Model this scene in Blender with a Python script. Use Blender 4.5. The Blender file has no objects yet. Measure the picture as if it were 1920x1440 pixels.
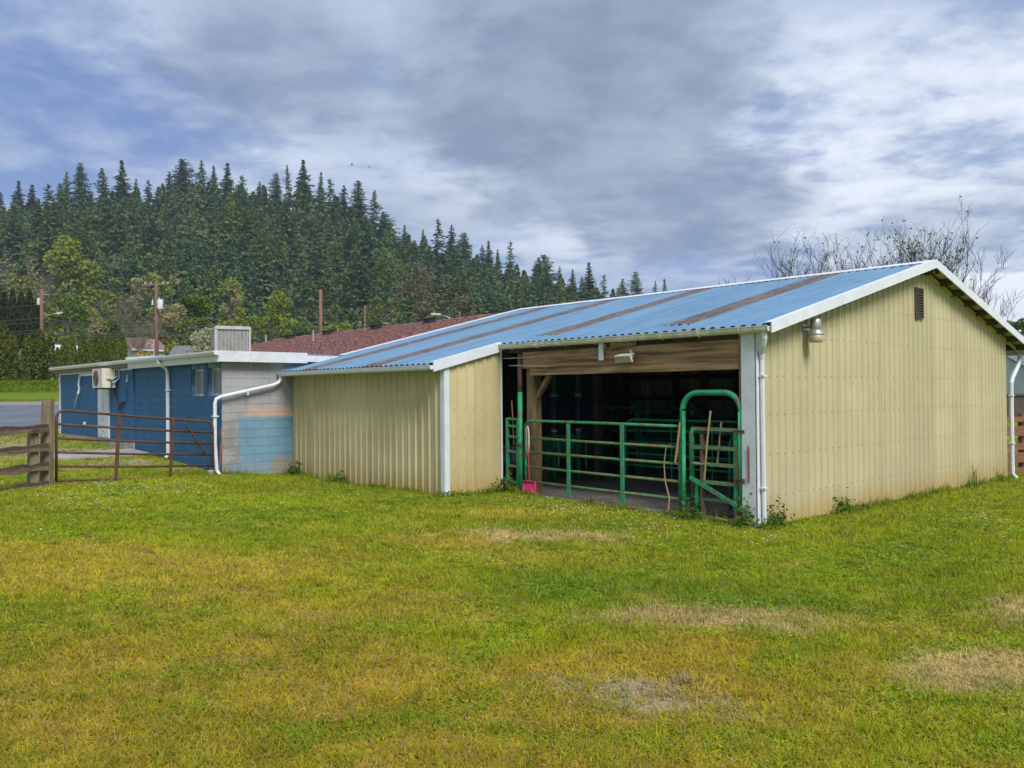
import bpy, math, random
import numpy as np
from mathutils import Vector, Matrix
random.seed(7); rng = np.random.default_rng(11)
SC = bpy.context.scene; COL = SC.collection
# ---------------------------------------------------------------- camera
CAM = np.array([-11.3438, -6.8657, 2.1138]); YAW, PITCH, ROLL, FPX = 0.8307, 0.0106, 0.0079, 1548.58
FW = np.array([math.cos(YAW)*math.cos(PITCH), math.sin(YAW)*math.cos(PITCH), math.sin(PITCH)])
_r = np.array([math.sin(YAW), -math.cos(YAW), 0.0]); _u = np.cross(_r, FW)
RT = _r*math.cos(ROLL) - _u*math.sin(ROLL); UP = _u*math.cos(ROLL) + _r*math.sin(ROLL)
cam_d = bpy.data.cameras.new('camera'); cam_d.sensor_width = 36; cam_d.lens = 36*FPX/1920
cam_d.clip_start = 0.1; cam_d.clip_end = 6000
cam = bpy.data.objects.new('camera', cam_d); COL.objects.link(cam)
cam.matrix_world = Matrix(((RT[0], UP[0], -FW[0], CAM[0]), (RT[1], UP[1], -FW[1], CAM[1]), (RT[2], UP[2], -FW[2], CAM[2]), (0, 0, 0, 1)))
SC.camera = cam
# ---------------------------------------------------------------- exposure
SC.view_settings.view_transform = 'Standard'; SC.view_settings.look = 'None'
SC.view_settings.exposure = 0.85; SC.view_settings.gamma = 1.0; SC.view_settings.use_curve_mapping = False
# ---------------------------------------------------------------- sun (soft, behind thin cloud) and sky
SUN_AZ, SUN_EL = math.radians(-104), math.radians(47)      # direction towards the sun, measured from +X
sd = np.array([math.cos(SUN_AZ)*math.cos(SUN_EL), math.sin(SUN_AZ)*math.cos(SUN_EL), math.sin(SUN_EL)])
sun_d = bpy.data.lights.new('sun', 'SUN'); sun_d.energy = 2.4; sun_d.angle = math.radians(28); sun_d.color = (1.0, 0.95, 0.87)
sun = bpy.data.objects.new('sun', sun_d); COL.objects.link(sun)
sun.rotation_euler = Vector(sd).to_track_quat('Z', 'Y').to_euler()

class NT:                                       # tiny node helper
    def __init__(s, tree): s.t = tree; s.l = tree.links
    def n(s, kind, **kw):
        nd = s.t.nodes.new(kind)
        for k, v in kw.items():
            if k.startswith('i_'):
                key = k[2:]; key = int(key) if key.isdigit() else key.replace('_', ' ')
                s.put(nd.inputs[key], v)
            else: setattr(nd, k, v)
        return nd
    def put(s, sock, v):
        if isinstance(v, bpy.types.NodeSocket): s.l.new(v, sock)
        elif isinstance(v, bpy.types.Node): s.l.new(v.outputs[0], sock)
        else:
            if isinstance(v, (tuple, list)) and len(v) == 3 and sock.type == 'RGBA': v = (*v, 1)
            sock.default_value = v
    def m(s, op, a, b=0.0, c=None, clamp=False):
        nd = s.n('ShaderNodeMath', operation=op, use_clamp=clamp); s.put(nd.inputs[0], a); s.put(nd.inputs[1], b)
        if c is not None: s.put(nd.inputs[2], c)
        return nd.outputs[0]
    def vm(s, op, a, b=(0, 0, 0)):
        nd = s.n('ShaderNodeVectorMath', operation=op); s.put(nd.inputs[0], a); s.put(nd.inputs[1], b)
        return nd.outputs['Value'] if op == 'DOT_PRODUCT' else nd.outputs[0]
    def mix(s, f, a, b, mode='MIX'):
        nd = s.n('ShaderNodeMix', data_type='RGBA', blend_type=mode); s.put(nd.inputs[0], f); s.put(nd.inputs[6], a); s.put(nd.inputs[7], b)
        return nd.outputs[2]
    def ss(s, x, lo, hi, t0=0.0, t1=1.0):
        nd = s.n('ShaderNodeMapRange', interpolation_type='SMOOTHSTEP'); s.put(nd.inputs[0], x)
        for i, v in enumerate((lo, hi, t0, t1)): nd.inputs[i+1].default_value = v
        return nd.outputs[0]
    def noise(s, vec, scale, detail=4, rough=0.55, dist=0.0):
        nd = s.n('ShaderNodeTexNoise'); s.put(nd.inputs['Vector'], vec); nd.inputs['Scale'].default_value = scale
        nd.inputs['Detail'].default_value = detail; nd.inputs['Roughness'].default_value = rough; nd.inputs['Distortion'].default_value = dist
        return nd.outputs[0]

world = bpy.data.worlds.new('World'); SC.world = world; world.use_nodes = True
wt = world.node_tree; wt.nodes.clear(); W = NT(wt)
sky = W.n('ShaderNodeTexSky', sky_type='NISHITA', sun_disc=False); sky.sun_elevation = SUN_EL
sky.sun_rotation = math.pi/2 - SUN_AZ; sky.altitude = 50; sky.air_density = 1.0; sky.dust_density = 0.6; sky.ozone_density = 2.0
def build_clouds():
    D = W.n('ShaderNodeTexCoord').outputs['Generated']
    D = W.vm('NORMALIZE', D)
    hr = Vector(_r); hf = Vector((math.cos(YAW), math.sin(YAW), 0))
    a = W.vm('DOT_PRODUCT', D, tuple(hr)); b = W.vm('DOT_PRODUCT', D, tuple(hf))
    z = W.n('ShaderNodeSeparateXYZ', i_0=D).outputs[2]
    zz = W.m('ADD', W.m('MAXIMUM', z, 0.0), 0.13)
    px = W.m('DIVIDE', a, zz); py = W.m('DIVIDE', b, zz)      # position on the cloud deck
    P = W.n('ShaderNodeCombineXYZ', i_0=px, i_1=py, i_2=0.0).outputs[0]
    def dirmask(pxl, pyl, r0, r1, sq=1.0):                     # a cloud bank round one bearing and height
        v = FW + RT*(pxl-960)/FPX + UP*(720-pyl)/FPX; v = v/np.linalg.norm(v)
        az = math.atan2(v@np.array(hr), v@np.array(hf)); el = v[2]
        A = W.m('ARCTAN2', a, b); dx = W.m('SUBTRACT', A, az); dy = W.m('MULTIPLY', W.m('SUBTRACT', z, el), sq)
        d = W.m('SQRT', W.m('ADD', W.m('MULTIPLY', dx, dx), W.m('MULTIPLY', dy, dy)))
        d = W.m('ADD', d, wob)
        return W.ss(d, r1, r0)
    wob = W.m('ADD', W.m('MULTIPLY', W.m('SUBTRACT', W.noise(P, 1.5, 3, 0.5), 0.5), 0.30), W.m('MULTIPLY', W.m('SUBTRACT', W.noise(P, 5.0, 7, 0.62, 0.3), 0.5), 0.20))
    cover = W.noise(P, 0.7, 6, 0.58, 0.3)
    st = W.n('ShaderNodeMapping', i_0=P); st.inputs['Rotation'].default_value = (0, 0, 0.30); st.inputs['Scale'].default_value = (0.8, 1.5, 1)
    wisps = W.noise(st, 1.7, 8, 0.62, 0.3)
    puffs = W.noise(P, 2.4, 8, 0.6, 0.15)
    fine = W.noise(P, 7.5, 6, 0.62, 0.1)
    tex = W.m('ADD', W.m('ADD', W.m('MULTIPLY', puffs, 0.62), W.m('MULTIPLY', wisps, 0.24)), W.m('MULTIPLY', fine, 0.20))    # about 0.53 on average
    def mx(*a):
        r = a[0]
        for q in a[1:]: r = W.m('MAXIMUM', r, q)
        return r
    sky_c = W.mix(1.0, sky.outputs[0], (0.07, 0.06, 0.062), 'MULTIPLY')
    sky_c = W.mix(0.6, sky_c, (0.155, 0.245, 0.50))
    # thin veil of cloud nearly everywhere, torn open to the blue in places
    def k_(f, *a): return W.m('MULTIPLY', dirmask(*a), f)
    bl = mx(dirmask(120, 215, 0.06, 0.30, 1.4), k_(0.8, 1330, 505, 0.04, 0.20, 3.4), k_(0.55, 1480, 270, 0.02, 0.12, 1.6), k_(.5, 330, 330, .0, .14, 1.8))
    veil = W.m('ADD', W.ss(tex, 0.38, 0.68), W.m('SUBTRACT', 0.55, W.m('MULTIPLY', bl, 0.86)), clamp=True)
    br = mx(dirmask(1720, 300, 0.10, 0.33, 1.5), k_(0.95, 1220, 255, 0.02, 0.13, 1.9), k_(0.7, 850, 330, 0.03, 0.17, 2.1), k_(0.75, 1100, 440, 0.03, 0.18, 3.8), k_(0.35, 480, 290, 0.03, 0.2, 2.2), k_(.9, 840, 120, .0, .07, 1.0))
    lum = W.m('MULTIPLY', W.ss(tex, 0.36, 0.66), W.m('ADD', 0.30, W.m('MULTIPLY', br, 0.85)), clamp=True)
    white = W.mix(lum, (0.27, 0.345, 0.49), (0.61, 0.655, 0.735))
    c = W.mix(veil, sky_c, white)
    # grey undersides of the heavy banks
    dk = mx(dirmask(1060, 150, 0.15, 0.26, 1.35), k_(0.9, 1290, 385, 0.10, 0.20, 2.5), k_(0.75, 500, 100, 0.08, 0.2, 1.9), k_(0.5, 1760, 440, 0.05, 0.18, 3.0), k_(.5, 800, 390, .03, .14, 2.5))
    dk = W.m('MULTIPLY', dk, W.m('ADD', 0.62, W.m('MULTIPLY', W.ss(W.m('ADD', W.m('MULTIPLY', cover, 0.5), W.m('MULTIPLY', puffs, 0.5)), 0.32, 0.58), 0.38)))
    dk2 = W.m('MULTIPLY', W.ss(W.noise(P, 0.8, 5, 0.55, 0.2), 0.56, 0.72), 0.5)
    grey = W.mix(W.ss(tex, 0.40, 0.66), (0.165, 0.205, 0.29), (0.265, 0.32, 0.425))
    c = W.mix(W.m('MULTIPLY', mx(dk, dk2), 0.95), c, grey)
    # a bright heap low down on the right
    c = W.mix(W.m('MULTIPLY', dirmask(1965, 590, 0.07, 0.11, 1.7), 0.92), c, (0.72, 0.745, 0.81))
    c = W.mix(1.0, c, (0.80, 0.80, 0.80), 'MULTIPLY')
    bg = W.n('ShaderNodeBackground', i_Color=c, i_Strength=1.0)
    W.l.new(bg.outputs[0], W.n('ShaderNodeOutputWorld').inputs[0])
build_clouds()

# ---------------------------------------------------------------- object helpers
ORG = {}
def tag(o, label=None, cat=None, group=None, kind=None):
    for k, v in (('label', label), ('category', cat), ('group', group), ('kind', kind)):
        if v: o[k] = v
    return o
def thing(name, loc, label, cat, group=None):
    o = bpy.data.objects.new(name, None); COL.objects.link(o); o.location = loc; o.empty_display_size = 0.2
    ORG[o.name] = Vector(loc); return tag(o, label, cat, group)
def link(name, me, mat, parent=None, smooth=False, **tags):
    o = bpy.data.objects.new(name, me); COL.objects.link(o)
    for m in (mat if isinstance(mat, (list, tuple)) else [mat]):
        if m is not None and m.name not in [q.name for q in me.materials]: me.materials.append(m)
    if smooth: me.polygons.foreach_set('use_smooth', [True]*len(me.polygons))
    if parent is not None: o.parent = parent; ORG[o.name] = ORG[parent.name]
    else: ORG[o.name] = Vector((0, 0, 0))
    return tag(o, **tags)
def np_mesh(name, V, F):
    V = np.asarray(V, np.float32); F = np.asarray(F, np.int32); k = F.shape[1]
    me = bpy.data.meshes.new(name); me.vertices.add(len(V)); me.vertices.foreach_set('co', V.ravel())
    me.loops.add(F.size); me.loops.foreach_set('vertex_index', F.ravel()); me.polygons.add(len(F))
    me.polygons.foreach_set('loop_start', np.arange(0, F.size, k, dtype=np.int32)); me.update(calc_edges=True)
    return me
def setcol(me, C, name='col'):
    at = me.attributes.new(name, 'FLOAT_COLOR', 'POINT'); C = np.asarray(C, np.float32)
    at.data.foreach_set('color', np.hstack([C, np.ones((len(C), 1), np.float32)]).ravel())
class MB:
    def __init__(s): s.v = []; s.f = []; s.mi = []; s.cur = 0
    def add(s, vs, fs):
        b = len(s.v); s.v += [tuple(map(float, p)) for p in vs]; s.f += [tuple(b+i for i in f) for f in fs]; s.mi += [s.cur]*len(fs); return s
    def box(s, x0, x1, y0, y1, z0, z1):
        return s.add([(x0,y0,z0),(x1,y0,z0),(x1,y1,z0),(x0,y1,z0),(x0,y0,z1),(x1,y0,z1),(x1,y1,z1),(x0,y1,z1)],
                     [(0,3,2,1),(4,5,6,7),(0,1,5,4),(1,2,6,5),(2,3,7,6),(3,0,4,7)])
    def bar(s, p, q, w, h, up=(0, 0, 1)):
        p, q, up = Vector(p), Vector(q), Vector(up); d = (q-p).normalized(); a = d.cross(up)
        if a.length < 1e-4: a = d.cross(Vector((1, 0, 0)))
        a.normalize(); b = a.cross(d); a *= w/2; b *= h/2
        return s.add([p-a-b, p+a-b, p+a+b, p-a+b, q-a-b, q+a-b, q+a+b, q-a+b], [(0,1,2,3),(7,6,5,4),(0,4,5,1),(1,5,6,2),(2,6,7,3),(3,7,4,0)])
    def tube(s, pts, r, n=8, cap=True):
        pts = [Vector(p) for p in pts]; k = len(pts); rs = r if isinstance(r, (list, tuple)) else [r]*k
        d0 = (pts[1]-pts[0]).normalized(); ref = Vector((0, 0, 1)) if abs(d0.z) < 0.9 else Vector((1, 0, 0))
        a = d0.cross(ref).normalized(); vs = []
        for i, p in enumerate(pts):
            d = (pts[min(i+1, k-1)] - pts[max(i-1, 0)]).normalized(); a = (a - d*a.dot(d)).normalized(); b = d.cross(a)
            for j in range(n):
                t = 2*math.pi*j/n; vs.append(p + (a*math.cos(t) + b*math.sin(t))*rs[i])
        fs = [(i*n+j, i*n+(j+1) % n, (i+1)*n+(j+1) % n, (i+1)*n+j) for i in range(k-1) for j in range(n)]
        if cap: fs += [tuple(range(n-1, -1, -1)), tuple(range((k-1)*n, k*n))]
        return s.add(vs, fs)
    def prism(s, poly, vec):
        n = len(poly); poly = [Vector(p) for p in poly]; vec = Vector(vec)
        return s.add(poly + [p+vec for p in poly], [tuple(range(n-1, -1, -1)), tuple(range(n, 2*n))] + [(i, (i+1) % n, n+(i+1) % n, n+i) for i in range(n)])
    def lathe(s, c, prof, n=16):
        c = Vector(c); vs = []
        for r, z in prof: vs += [c + Vector((r*math.cos(2*math.pi*j/n), r*math.sin(2*math.pi*j/n), z)) for j in range(n)]
        k = len(prof); fs = [(i*n+j, i*n+(j+1) % n, (i+1)*n+(j+1) % n, (i+1)*n+j) for i in range(k-1) for j in range(n)]
        fs += [tuple(range(n-1, -1, -1)), tuple(range((k-1)*n, k*n))]
        return s.add(vs, fs)
    def mesh(s, name, off=Vector((0, 0, 0))):
        me = bpy.data.meshes.new(name); me.from_pydata([tuple(Vector(p)-off) for p in s.v], [], s.f)
        if any(s.mi): me.polygons.foreach_set('material_index', s.mi)
        me.update(); return me
    def build(s, name, mat, parent=None, smooth=False, **tags):
        off = ORG[parent.name] if parent is not None else Vector((0, 0, 0))
        if parent is None and s.v:                 # a lone thing keeps its origin at its own base
            a = np.array(s.v); off = Vector(((a[:,0].min()+a[:,0].max())/2, (a[:,1].min()+a[:,1].max())/2, a[:,2].min()))
        o = link(name, s.mesh(name, off), mat, parent, smooth, **tags)
        if parent is None: o.location = off; ORG[o.name] = off
        return o
def arc(c, r, a0, a1, n, ax, ay):
    c, ax, ay = Vector(c), Vector(ax), Vector(ay)
    return [c + ax*(r*math.cos(a0+(a1-a0)*i/n)) + ay*(r*math.sin(a0+(a1-a0)*i/n)) for i in range(n+1)]
def copy_tree(o, loc=None, rz=0.0, sc=1.0):
    r = o.copy(); COL.objects.link(r); ORG[r.name] = Vector(loc or o.location)
    if loc is not None: r.location = loc
    r.rotation_euler = (0, 0, rz); r.scale = (sc, sc, sc) if not isinstance(sc, tuple) else sc
    for ch in o.children:
        c2 = ch.copy(); COL.objects.link(c2); c2.parent = r
        for g in ch.children:
            g2 = g.copy(); COL.objects.link(g2); g2.parent = c2
    return r

# ---------------------------------------------------------------- materials
def material(name):
    m = bpy.data.materials.new(name); m.use_nodes = True; m.node_tree.nodes.clear(); t = NT(m.node_tree)
    b = t.n('ShaderNodeBsdfPrincipled'); o = t.n('ShaderNodeOutputMaterial'); t.l.new(b.outputs[0], o.inputs[0]); return m, t, b, o
def wpos(t): return t.n('ShaderNodeNewGeometry').outputs['Position']
def opos(t): return t.n('ShaderNodeTexCoord').outputs['Object']
def pm(name, c1, c2, scale=3.0, rough=0.6, bump=0.0, bscale=40.0, metal=0.0, stretch=None, lo=0.35, hi=0.65, c3=None, s3=1.0, lo3=0.55, hi3=0.65, obj=False, spec=0.4, detail=5, trans=0.0, rand=0.0):
    m, t, b, o = material(name); P = opos(t) if obj else wpos(t)
    if stretch: 
        mp = t.n('ShaderNodeMapping', i_0=P); mp.inputs['Scale'].default_value = stretch; P = mp.outputs[0]
    c = t.mix(t.ss(t.noise(P, scale, detail, 0.62), lo, hi), c1, c2)
    if c3: c = t.mix(t.ss(t.noise(P, s3, 6, 0.65, 0.2), lo3, hi3), c, c3)
    if rand:
        r = t.n('ShaderNodeObjectInfo').outputs['Random']; h = t.n('ShaderNodeHueSaturation', i_Color=c)
        t.put(h.inputs['Value'], t.m('ADD', 1-rand, t.m('MULTIPLY', r, 2*rand))); t.put(h.inputs['Hue'], t.m('ADD', 0.5-rand*0.06, t.m('MULTIPLY', t.m('FRACT', t.m('MULTIPLY', r, 7.31)), rand*0.12))); c = h.outputs[0]
    t.put(b.inputs['Base Color'], c); b.inputs['Roughness'].default_value = rough; b.inputs['Metallic'].default_value = metal
    b.inputs['Specular IOR Level'].default_value = spec
    if bump:
        bn = t.n('ShaderNodeBump', i_Strength=bump, i_Distance=0.02); t.put(bn.inputs['Height'], t.noise(P, bscale, 5, 0.6)); t.put(b.inputs['Normal'], bn.outputs[0])
    if trans:
        tr = t.n('ShaderNodeBsdfTranslucent', i_Color=c); mx = t.n('ShaderNodeMixShader', i_0=trans)
        t.l.new(b.outputs[0], mx.inputs[1]); t.l.new(tr.outputs[0], mx.inputs[2]); t.l.new(mx.outputs[0], o.inputs[0])
    return m
def siding(name, base, alt, dirt, zd=0.55):
    m, t, b, o = material(name); P = wpos(t); z = t.n('ShaderNodeSeparateXYZ', i_0=P).outputs[2]
    c = t.mix(t.ss(t.noise(P, 0.9, 5, 0.6), 0.35, 0.68), base, alt)
    mp = t.n('ShaderNodeMapping', i_0=P); mp.inputs['Scale'].default_value = (9, 9, 0.35)
    st = t.noise(mp, 1.0, 5, 0.6); c = t.mix(t.m('MULTIPLY', t.ss(st, 0.52, 0.75), 0.45), c, tuple(q*0.72 for q in base))
    mp2 = t.n('ShaderNodeMapping', i_0=P); mp2.inputs['Scale'].default_value = (6, 6, 1.2)
    sp = t.m('ADD', t.m('MULTIPLY', t.noise(mp2, 1.0, 5, 0.65), 0.55), t.m('MULTIPLY', t.noise(P, 14, 3), 0.12))
    c = t.mix(t.m('MULTIPLY', t.ss(t.m('SUBTRACT', t.m('ADD', z, 0.0), sp), zd-0.35, -0.35), 0.85), c, dirt)      # mud splashed up from the ground
    c = t.mix(t.m('MULTIPLY', t.ss(t.noise(P, 55, 2), 0.70, 0.78), 0.35), c, (0.72, 0.69, 0.55))
    rn = t.n('ShaderNodeObjectInfo').outputs['Random']; hs = t.n('ShaderNodeHueSaturation', i_Color=c); t.put(hs.inputs['Value'], t.m('ADD', 0.93, t.m('MULTIPLY', rn, 0.13))); c = hs.outputs[0]      # each sheet has faded a little differently
    c = t.mix(t.m('MULTIPLY', t.ss(t.noise(P, 2.6, 6, 0.7, 0.4), 0.60, 0.74), 0.22), c, (0.62, 0.58, 0.42))
    t.put(b.inputs['Base Color'], c); b.inputs['Roughness'].default_value = 0.55; b.inputs['Specular IOR Level'].default_value = 0.35
    bn = t.n('ShaderNodeBump', i_Strength=0.12, i_Distance=0.02); t.put(bn.inputs['Height'], t.noise(P, 7, 3)); t.put(b.inputs['Normal'], bn.outputs[0])
    return m
def vcol(name, rough=0.8, trans=0.0, noise=0.0, nscale=30, bump=0.0, soft=0.0):
    m, t, b, o = material(name); c = t.n('ShaderNodeAttribute', attribute_name='col').outputs['Color']
    if noise:
        P = wpos(t); n = t.m('ADD', t.m('MULTIPLY', t.noise(P, nscale, 6, 0.7), .6), t.m('MULTIPLY', t.noise(P, 1.3, 6, 0.7), .4)); f = t.m('ADD', 1-noise, t.m('MULTIPLY', n, 2*noise))
        cc = t.n('ShaderNodeCombineXYZ', i_0=f, i_1=f, i_2=f).outputs[0]; c = t.mix(1.0, c, cc, 'MULTIPLY')
        if bump:
            bn = t.n('ShaderNodeBump', i_Strength=bump, i_Distance=0.04); t.put(bn.inputs['Height'], n); t.put(b.inputs['Normal'], bn.outputs[0])
    t.put(b.inputs['Base Color'], c); b.inputs['Roughness'].default_value = rough; b.inputs['Specular IOR Level'].default_value = 0.04
    if soft:                                        # shading normals bent upwards to brighten the flat blades under the sky
        nn = t.vm('NORMALIZE', t.vm('ADD', t.n('ShaderNodeNewGeometry').outputs['Normal'], (0, 0, soft))); t.put(b.inputs['Normal'], nn)
    if trans:
        tr = t.n('ShaderNodeBsdfTranslucent', i_Color=c); mx = t.n('ShaderNodeMixShader', i_0=trans)
        t.l.new(b.outputs[0], mx.inputs[1]); t.l.new(tr.outputs[0], mx.inputs[2]); t.l.new(mx.outputs[0], o.inputs[0])
    return m
T = {}
T['tan'] = siding('tan_siding', (0.435, 0.39, 0.238), (0.475, 0.43, 0.265), (0.40, 0.29, 0.115))
T['tan_lean'] = siding('tan_siding_weathered', (0.45, 0.385, 0.205), (0.53, 0.46, 0.26), (0.37, 0.255, 0.085), 0.75)
T['roof'] = pm('blue_roof_paint', (0.095, 0.198, 0.325), (0.13, 0.24, 0.37), 1.6, 0.5, 0.05, 9, stretch=(0.35, 2.2, 0.35), c3=(0.085, 0.15, 0.225), s3=2.4, lo3=0.55, hi3=0.75, spec=0.3, rand=.07)
T['strip'] = pm('weathered_translucent_sheet', (0.075, 0.07, 0.078), (0.15, 0.125, 0.12), 3, 0.8, 0.3, 30, c3=(0.48, 0.44, 0.40), s3=5.5, lo3=0.66, hi3=0.72)
T['white'] = pm('white_trim_paint', (0.65, 0.68, 0.735), (0.58, 0.61, 0.66), 2.5, 0.5, 0.05, 30, c3=(0.45, 0.46, 0.43), s3=7, lo3=0.66, hi3=0.8)
T['white_worn'] = pm('peeling_white_paint', (0.62, 0.64, 0.68), (0.54, 0.57, 0.60), 3, 0.65, 0.3, 40, c3=(0.30, 0.29, 0.25), s3=9, lo3=0.62, hi3=0.68)
T['gutter'] = pm('mossy_gutter', (0.62, 0.63, 0.56), (0.45, 0.46, 0.33), 6, 0.6, 0.2, 30, c3=(0.16, 0.17, 0.08), s3=5, lo3=0.62, hi3=0.74)
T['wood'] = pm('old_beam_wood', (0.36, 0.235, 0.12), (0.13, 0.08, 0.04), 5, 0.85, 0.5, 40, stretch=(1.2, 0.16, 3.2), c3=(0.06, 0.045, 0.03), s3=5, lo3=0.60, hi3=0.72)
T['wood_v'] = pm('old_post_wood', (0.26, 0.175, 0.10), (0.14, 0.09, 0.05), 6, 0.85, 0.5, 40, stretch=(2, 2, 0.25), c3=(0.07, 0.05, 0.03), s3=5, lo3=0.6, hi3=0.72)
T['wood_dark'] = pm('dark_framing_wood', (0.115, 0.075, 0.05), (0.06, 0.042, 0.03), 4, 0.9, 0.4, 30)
T['wood_grey'] = pm('grey_fence_wood', (0.25, 0.20, 0.13), (0.15, 0.115, 0.075), 5, 0.9, 0.6, 45, stretch=(3, 3, 0.35), c3=(0.20, 0.21, 0.09), s3=4, lo3=0.58, hi3=0.7)
T['rail_wood'] = pm('split_rail_wood', (0.235, 0.165, 0.10), (0.12, 0.083, 0.055), 5, 0.9, 0.6, 30, stretch=(0.6, 0.6, 5), c3=(0.055, 0.04, 0.032), s3=3, lo3=0.55, hi3=0.62)
T['rail_bark'] = pm('rail_bark', (0.075, 0.052, 0.04), (0.045, 0.034, 0.028), 8, 0.95, 0.7, 40)
T['brown_rail'] = pm('brown_stained_board', (0.24, 0.115, 0.06), (0.17, 0.085, 0.05), 4, 0.8, 0.3, 30, stretch=(0.7, 0.7, 5))
T['green'] = pm('chipped_green_paint', (0.016, 0.33, 0.145), (0.018, 0.26, 0.115), 5, 0.5, 0.25, 60, c3=(0.17, 0.085, 0.045), s3=9, lo3=0.52, hi3=0.56)
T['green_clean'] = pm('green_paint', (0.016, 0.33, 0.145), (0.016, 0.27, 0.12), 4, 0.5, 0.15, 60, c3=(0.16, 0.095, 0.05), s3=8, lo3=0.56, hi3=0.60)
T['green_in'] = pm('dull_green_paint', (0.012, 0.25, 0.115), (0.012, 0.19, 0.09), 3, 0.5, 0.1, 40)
T['green_moss'] = pm('mossy_green_rail', (0.022, 0.31, 0.135), (0.14, 0.20, 0.075), 9, 0.75, 0.6, 60, c3=(0.19, 0.115, 0.055), s3=10, lo3=0.49, hi3=0.54)
T['rust'] = pm('rusty_steel', (0.125, 0.060, 0.037), (0.080, 0.040, 0.028), 6, 0.8, 0.4, 70, c3=(0.17, 0.09, 0.055), s3=9, lo3=0.58, hi3=0.68)
T['rust_post'] = pm('red_oxide_pipe', (0.17, 0.085, 0.07), (0.115, 0.06, 0.055), 7, 0.75, 0.3, 60)
T['galv'] = pm('galvanised', (0.48, 0.49, 0.50), (0.36, 0.37, 0.385), 8, 0.4, 0.1, 30, metal=0.6)
T['lampglass'] = pm('dusty_lamp_lens', (0.42, 0.38, 0.26), (0.34, 0.30, 0.20), 12, 0.35)
T['black'] = pm('black_rubber', (0.022, 0.022, 0.024), (0.035, 0.035, 0.037), 8, 0.6)
T['vent'] = pm('brown_vent_metal', (0.075, 0.062, 0.05), (0.05, 0.042, 0.036), 8, 0.6)
T['concrete'] = pm('barn_concrete', (0.34, 0.305, 0.275), (0.24, 0.21, 0.19), 1.3, 0.8, 0.3, 25, c3=(0.14, 0.12, 0.105), s3=0.8, lo3=0.52, hi3=0.68)
T['slab'] = pm('pad_concrete', (0.33, 0.33, 0.335), (0.25, 0.245, 0.24), 2, 0.75, 0.3, 30)
T['found'] = pm('foundation_concrete', (0.40, 0.375, 0.34), (0.28, 0.265, 0.24), 3, 0.85, 0.3, 30)
T['soffit'] = pm('pale_sheet_underside', (0.46, 0.45, 0.28), (0.33, 0.34, 0.17), 2.5, 0.7, c3=(0.15, 0.16, 0.08), s3=4, lo3=0.55, hi3=0.75)
T['inner'] = pm('unpainted_sheet_inside', (0.58, 0.59, 0.61), (0.50, 0.51, 0.525), 2, 0.6)
T['inner_blue'] = pm('inner_blue_block', (0.13, 0.29, 0.44), (0.11, 0.26, 0.40), 2, 0.75, 0.2, 20)
T['t111'] = pm('blue_plywood_siding', (0.028, 0.115, 0.26), (0.022, 0.095, 0.22), 4, 0.7, 0.3, 30, stretch=(2, 2, 0.4), c3=(0.035, 0.125, 0.26), s3=3, lo3=0.55, hi3=0.75)
T['fascia_brown'] = pm('brown_fascia', (0.22, 0.18, 0.15), (0.17, 0.14, 0.12), 4, 0.7)
T['roofing'] = pm('flat_roof_felt', (0.12, 0.14, 0.17), (0.18, 0.20, 0.23), 2, 0.6)
T['shingle'] = pm('red_shingle', (0.27, 0.13, 0.112), (0.18, 0.09, 0.082), 9, 0.9, 0.4, 60, c3=(0.06, 0.05, 0.04), s3=4, lo3=0.58, hi3=0.72)
T['graysiding'] = pm('pale_grey_clapboard', (0.45, 0.47, 0.50), (0.38, 0.40, 0.43), 3, 0.7)
T['hp'] = pm('yellowed_white_metal', (0.66, 0.64, 0.57), (0.55, 0.52, 0.44), 4, 0.5, c3=(0.30, 0.26, 0.18), s3=9, lo3=0.64, hi3=0.8)
T['ac'] = pm('ac_cream_metal', (0.44, 0.445, 0.43), (0.37, 0.375, 0.36), 5, 0.5, c3=(0.33, 0.30, 0.24), s3=8, lo3=0.64, hi3=0.8)
T['ac_grill'] = pm('ac_grille_grey', (0.26, 0.255, 0.24), (0.19, 0.185, 0.175), 8, 0.6)
T['pink'] = pm('magenta_plastic', (0.55, 0.025, 0.15), (0.45, 0.02, 0.12), 6, 0.45)
T['handle'] = pm('ash_tool_handle', (0.40, 0.29, 0.16), (0.28, 0.20, 0.11), 10, 0.7, stretch=(3, 3, 0.6))
T['rope'] = pm('white_rope', (0.60, 0.58, 0.52), (0.44, 0.42, 0.37), 30, 0.9)
T['redhandle'] = pm('faded_red_handle', (0.40, 0.05, 0.05), (0.28, 0.04, 0.04), 8, 0.6)
T['orange'] = pm('orange_strap', (0.42, 0.10, 0.03), (0.28, 0.07, 0.03), 14, 0.7)
T['pole'] = pm('utility_pole_wood', (0.20, 0.105, 0.075), (0.13, 0.075, 0.055), 3, 0.9, stretch=(2, 2, 0.2))
T['wire'] = pm('black_cable', (0.045, 0.05, 0.06), (0.06, 0.065, 0.075), 3, 0.6)
T['transf'] = pm('transformer_grey', (0.55, 0.58, 0.62), (0.48, 0.51, 0.55), 3, 0.5)
T['glass_dark'] = pm('screened_glass', (0.20, 0.20, 0.205), (0.25, 0.25, 0.25), 6, 0.25, spec=0.6)
T['frame'] = pm('aluminium_window_frame', (0.60, 0.61, 0.62), (0.5, 0.51, 0.52), 6, 0.4, metal=0.3)
T['bucket'] = pm('stained_bucket', (0.52, 0.44, 0.26), (0.60, 0.56, 0.42), 8, 0.6)
T['tote'] = pm('blue_grey_tote', (0.16, 0.20, 0.32), (0.13, 0.16, 0.26), 4, 0.5)

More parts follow.
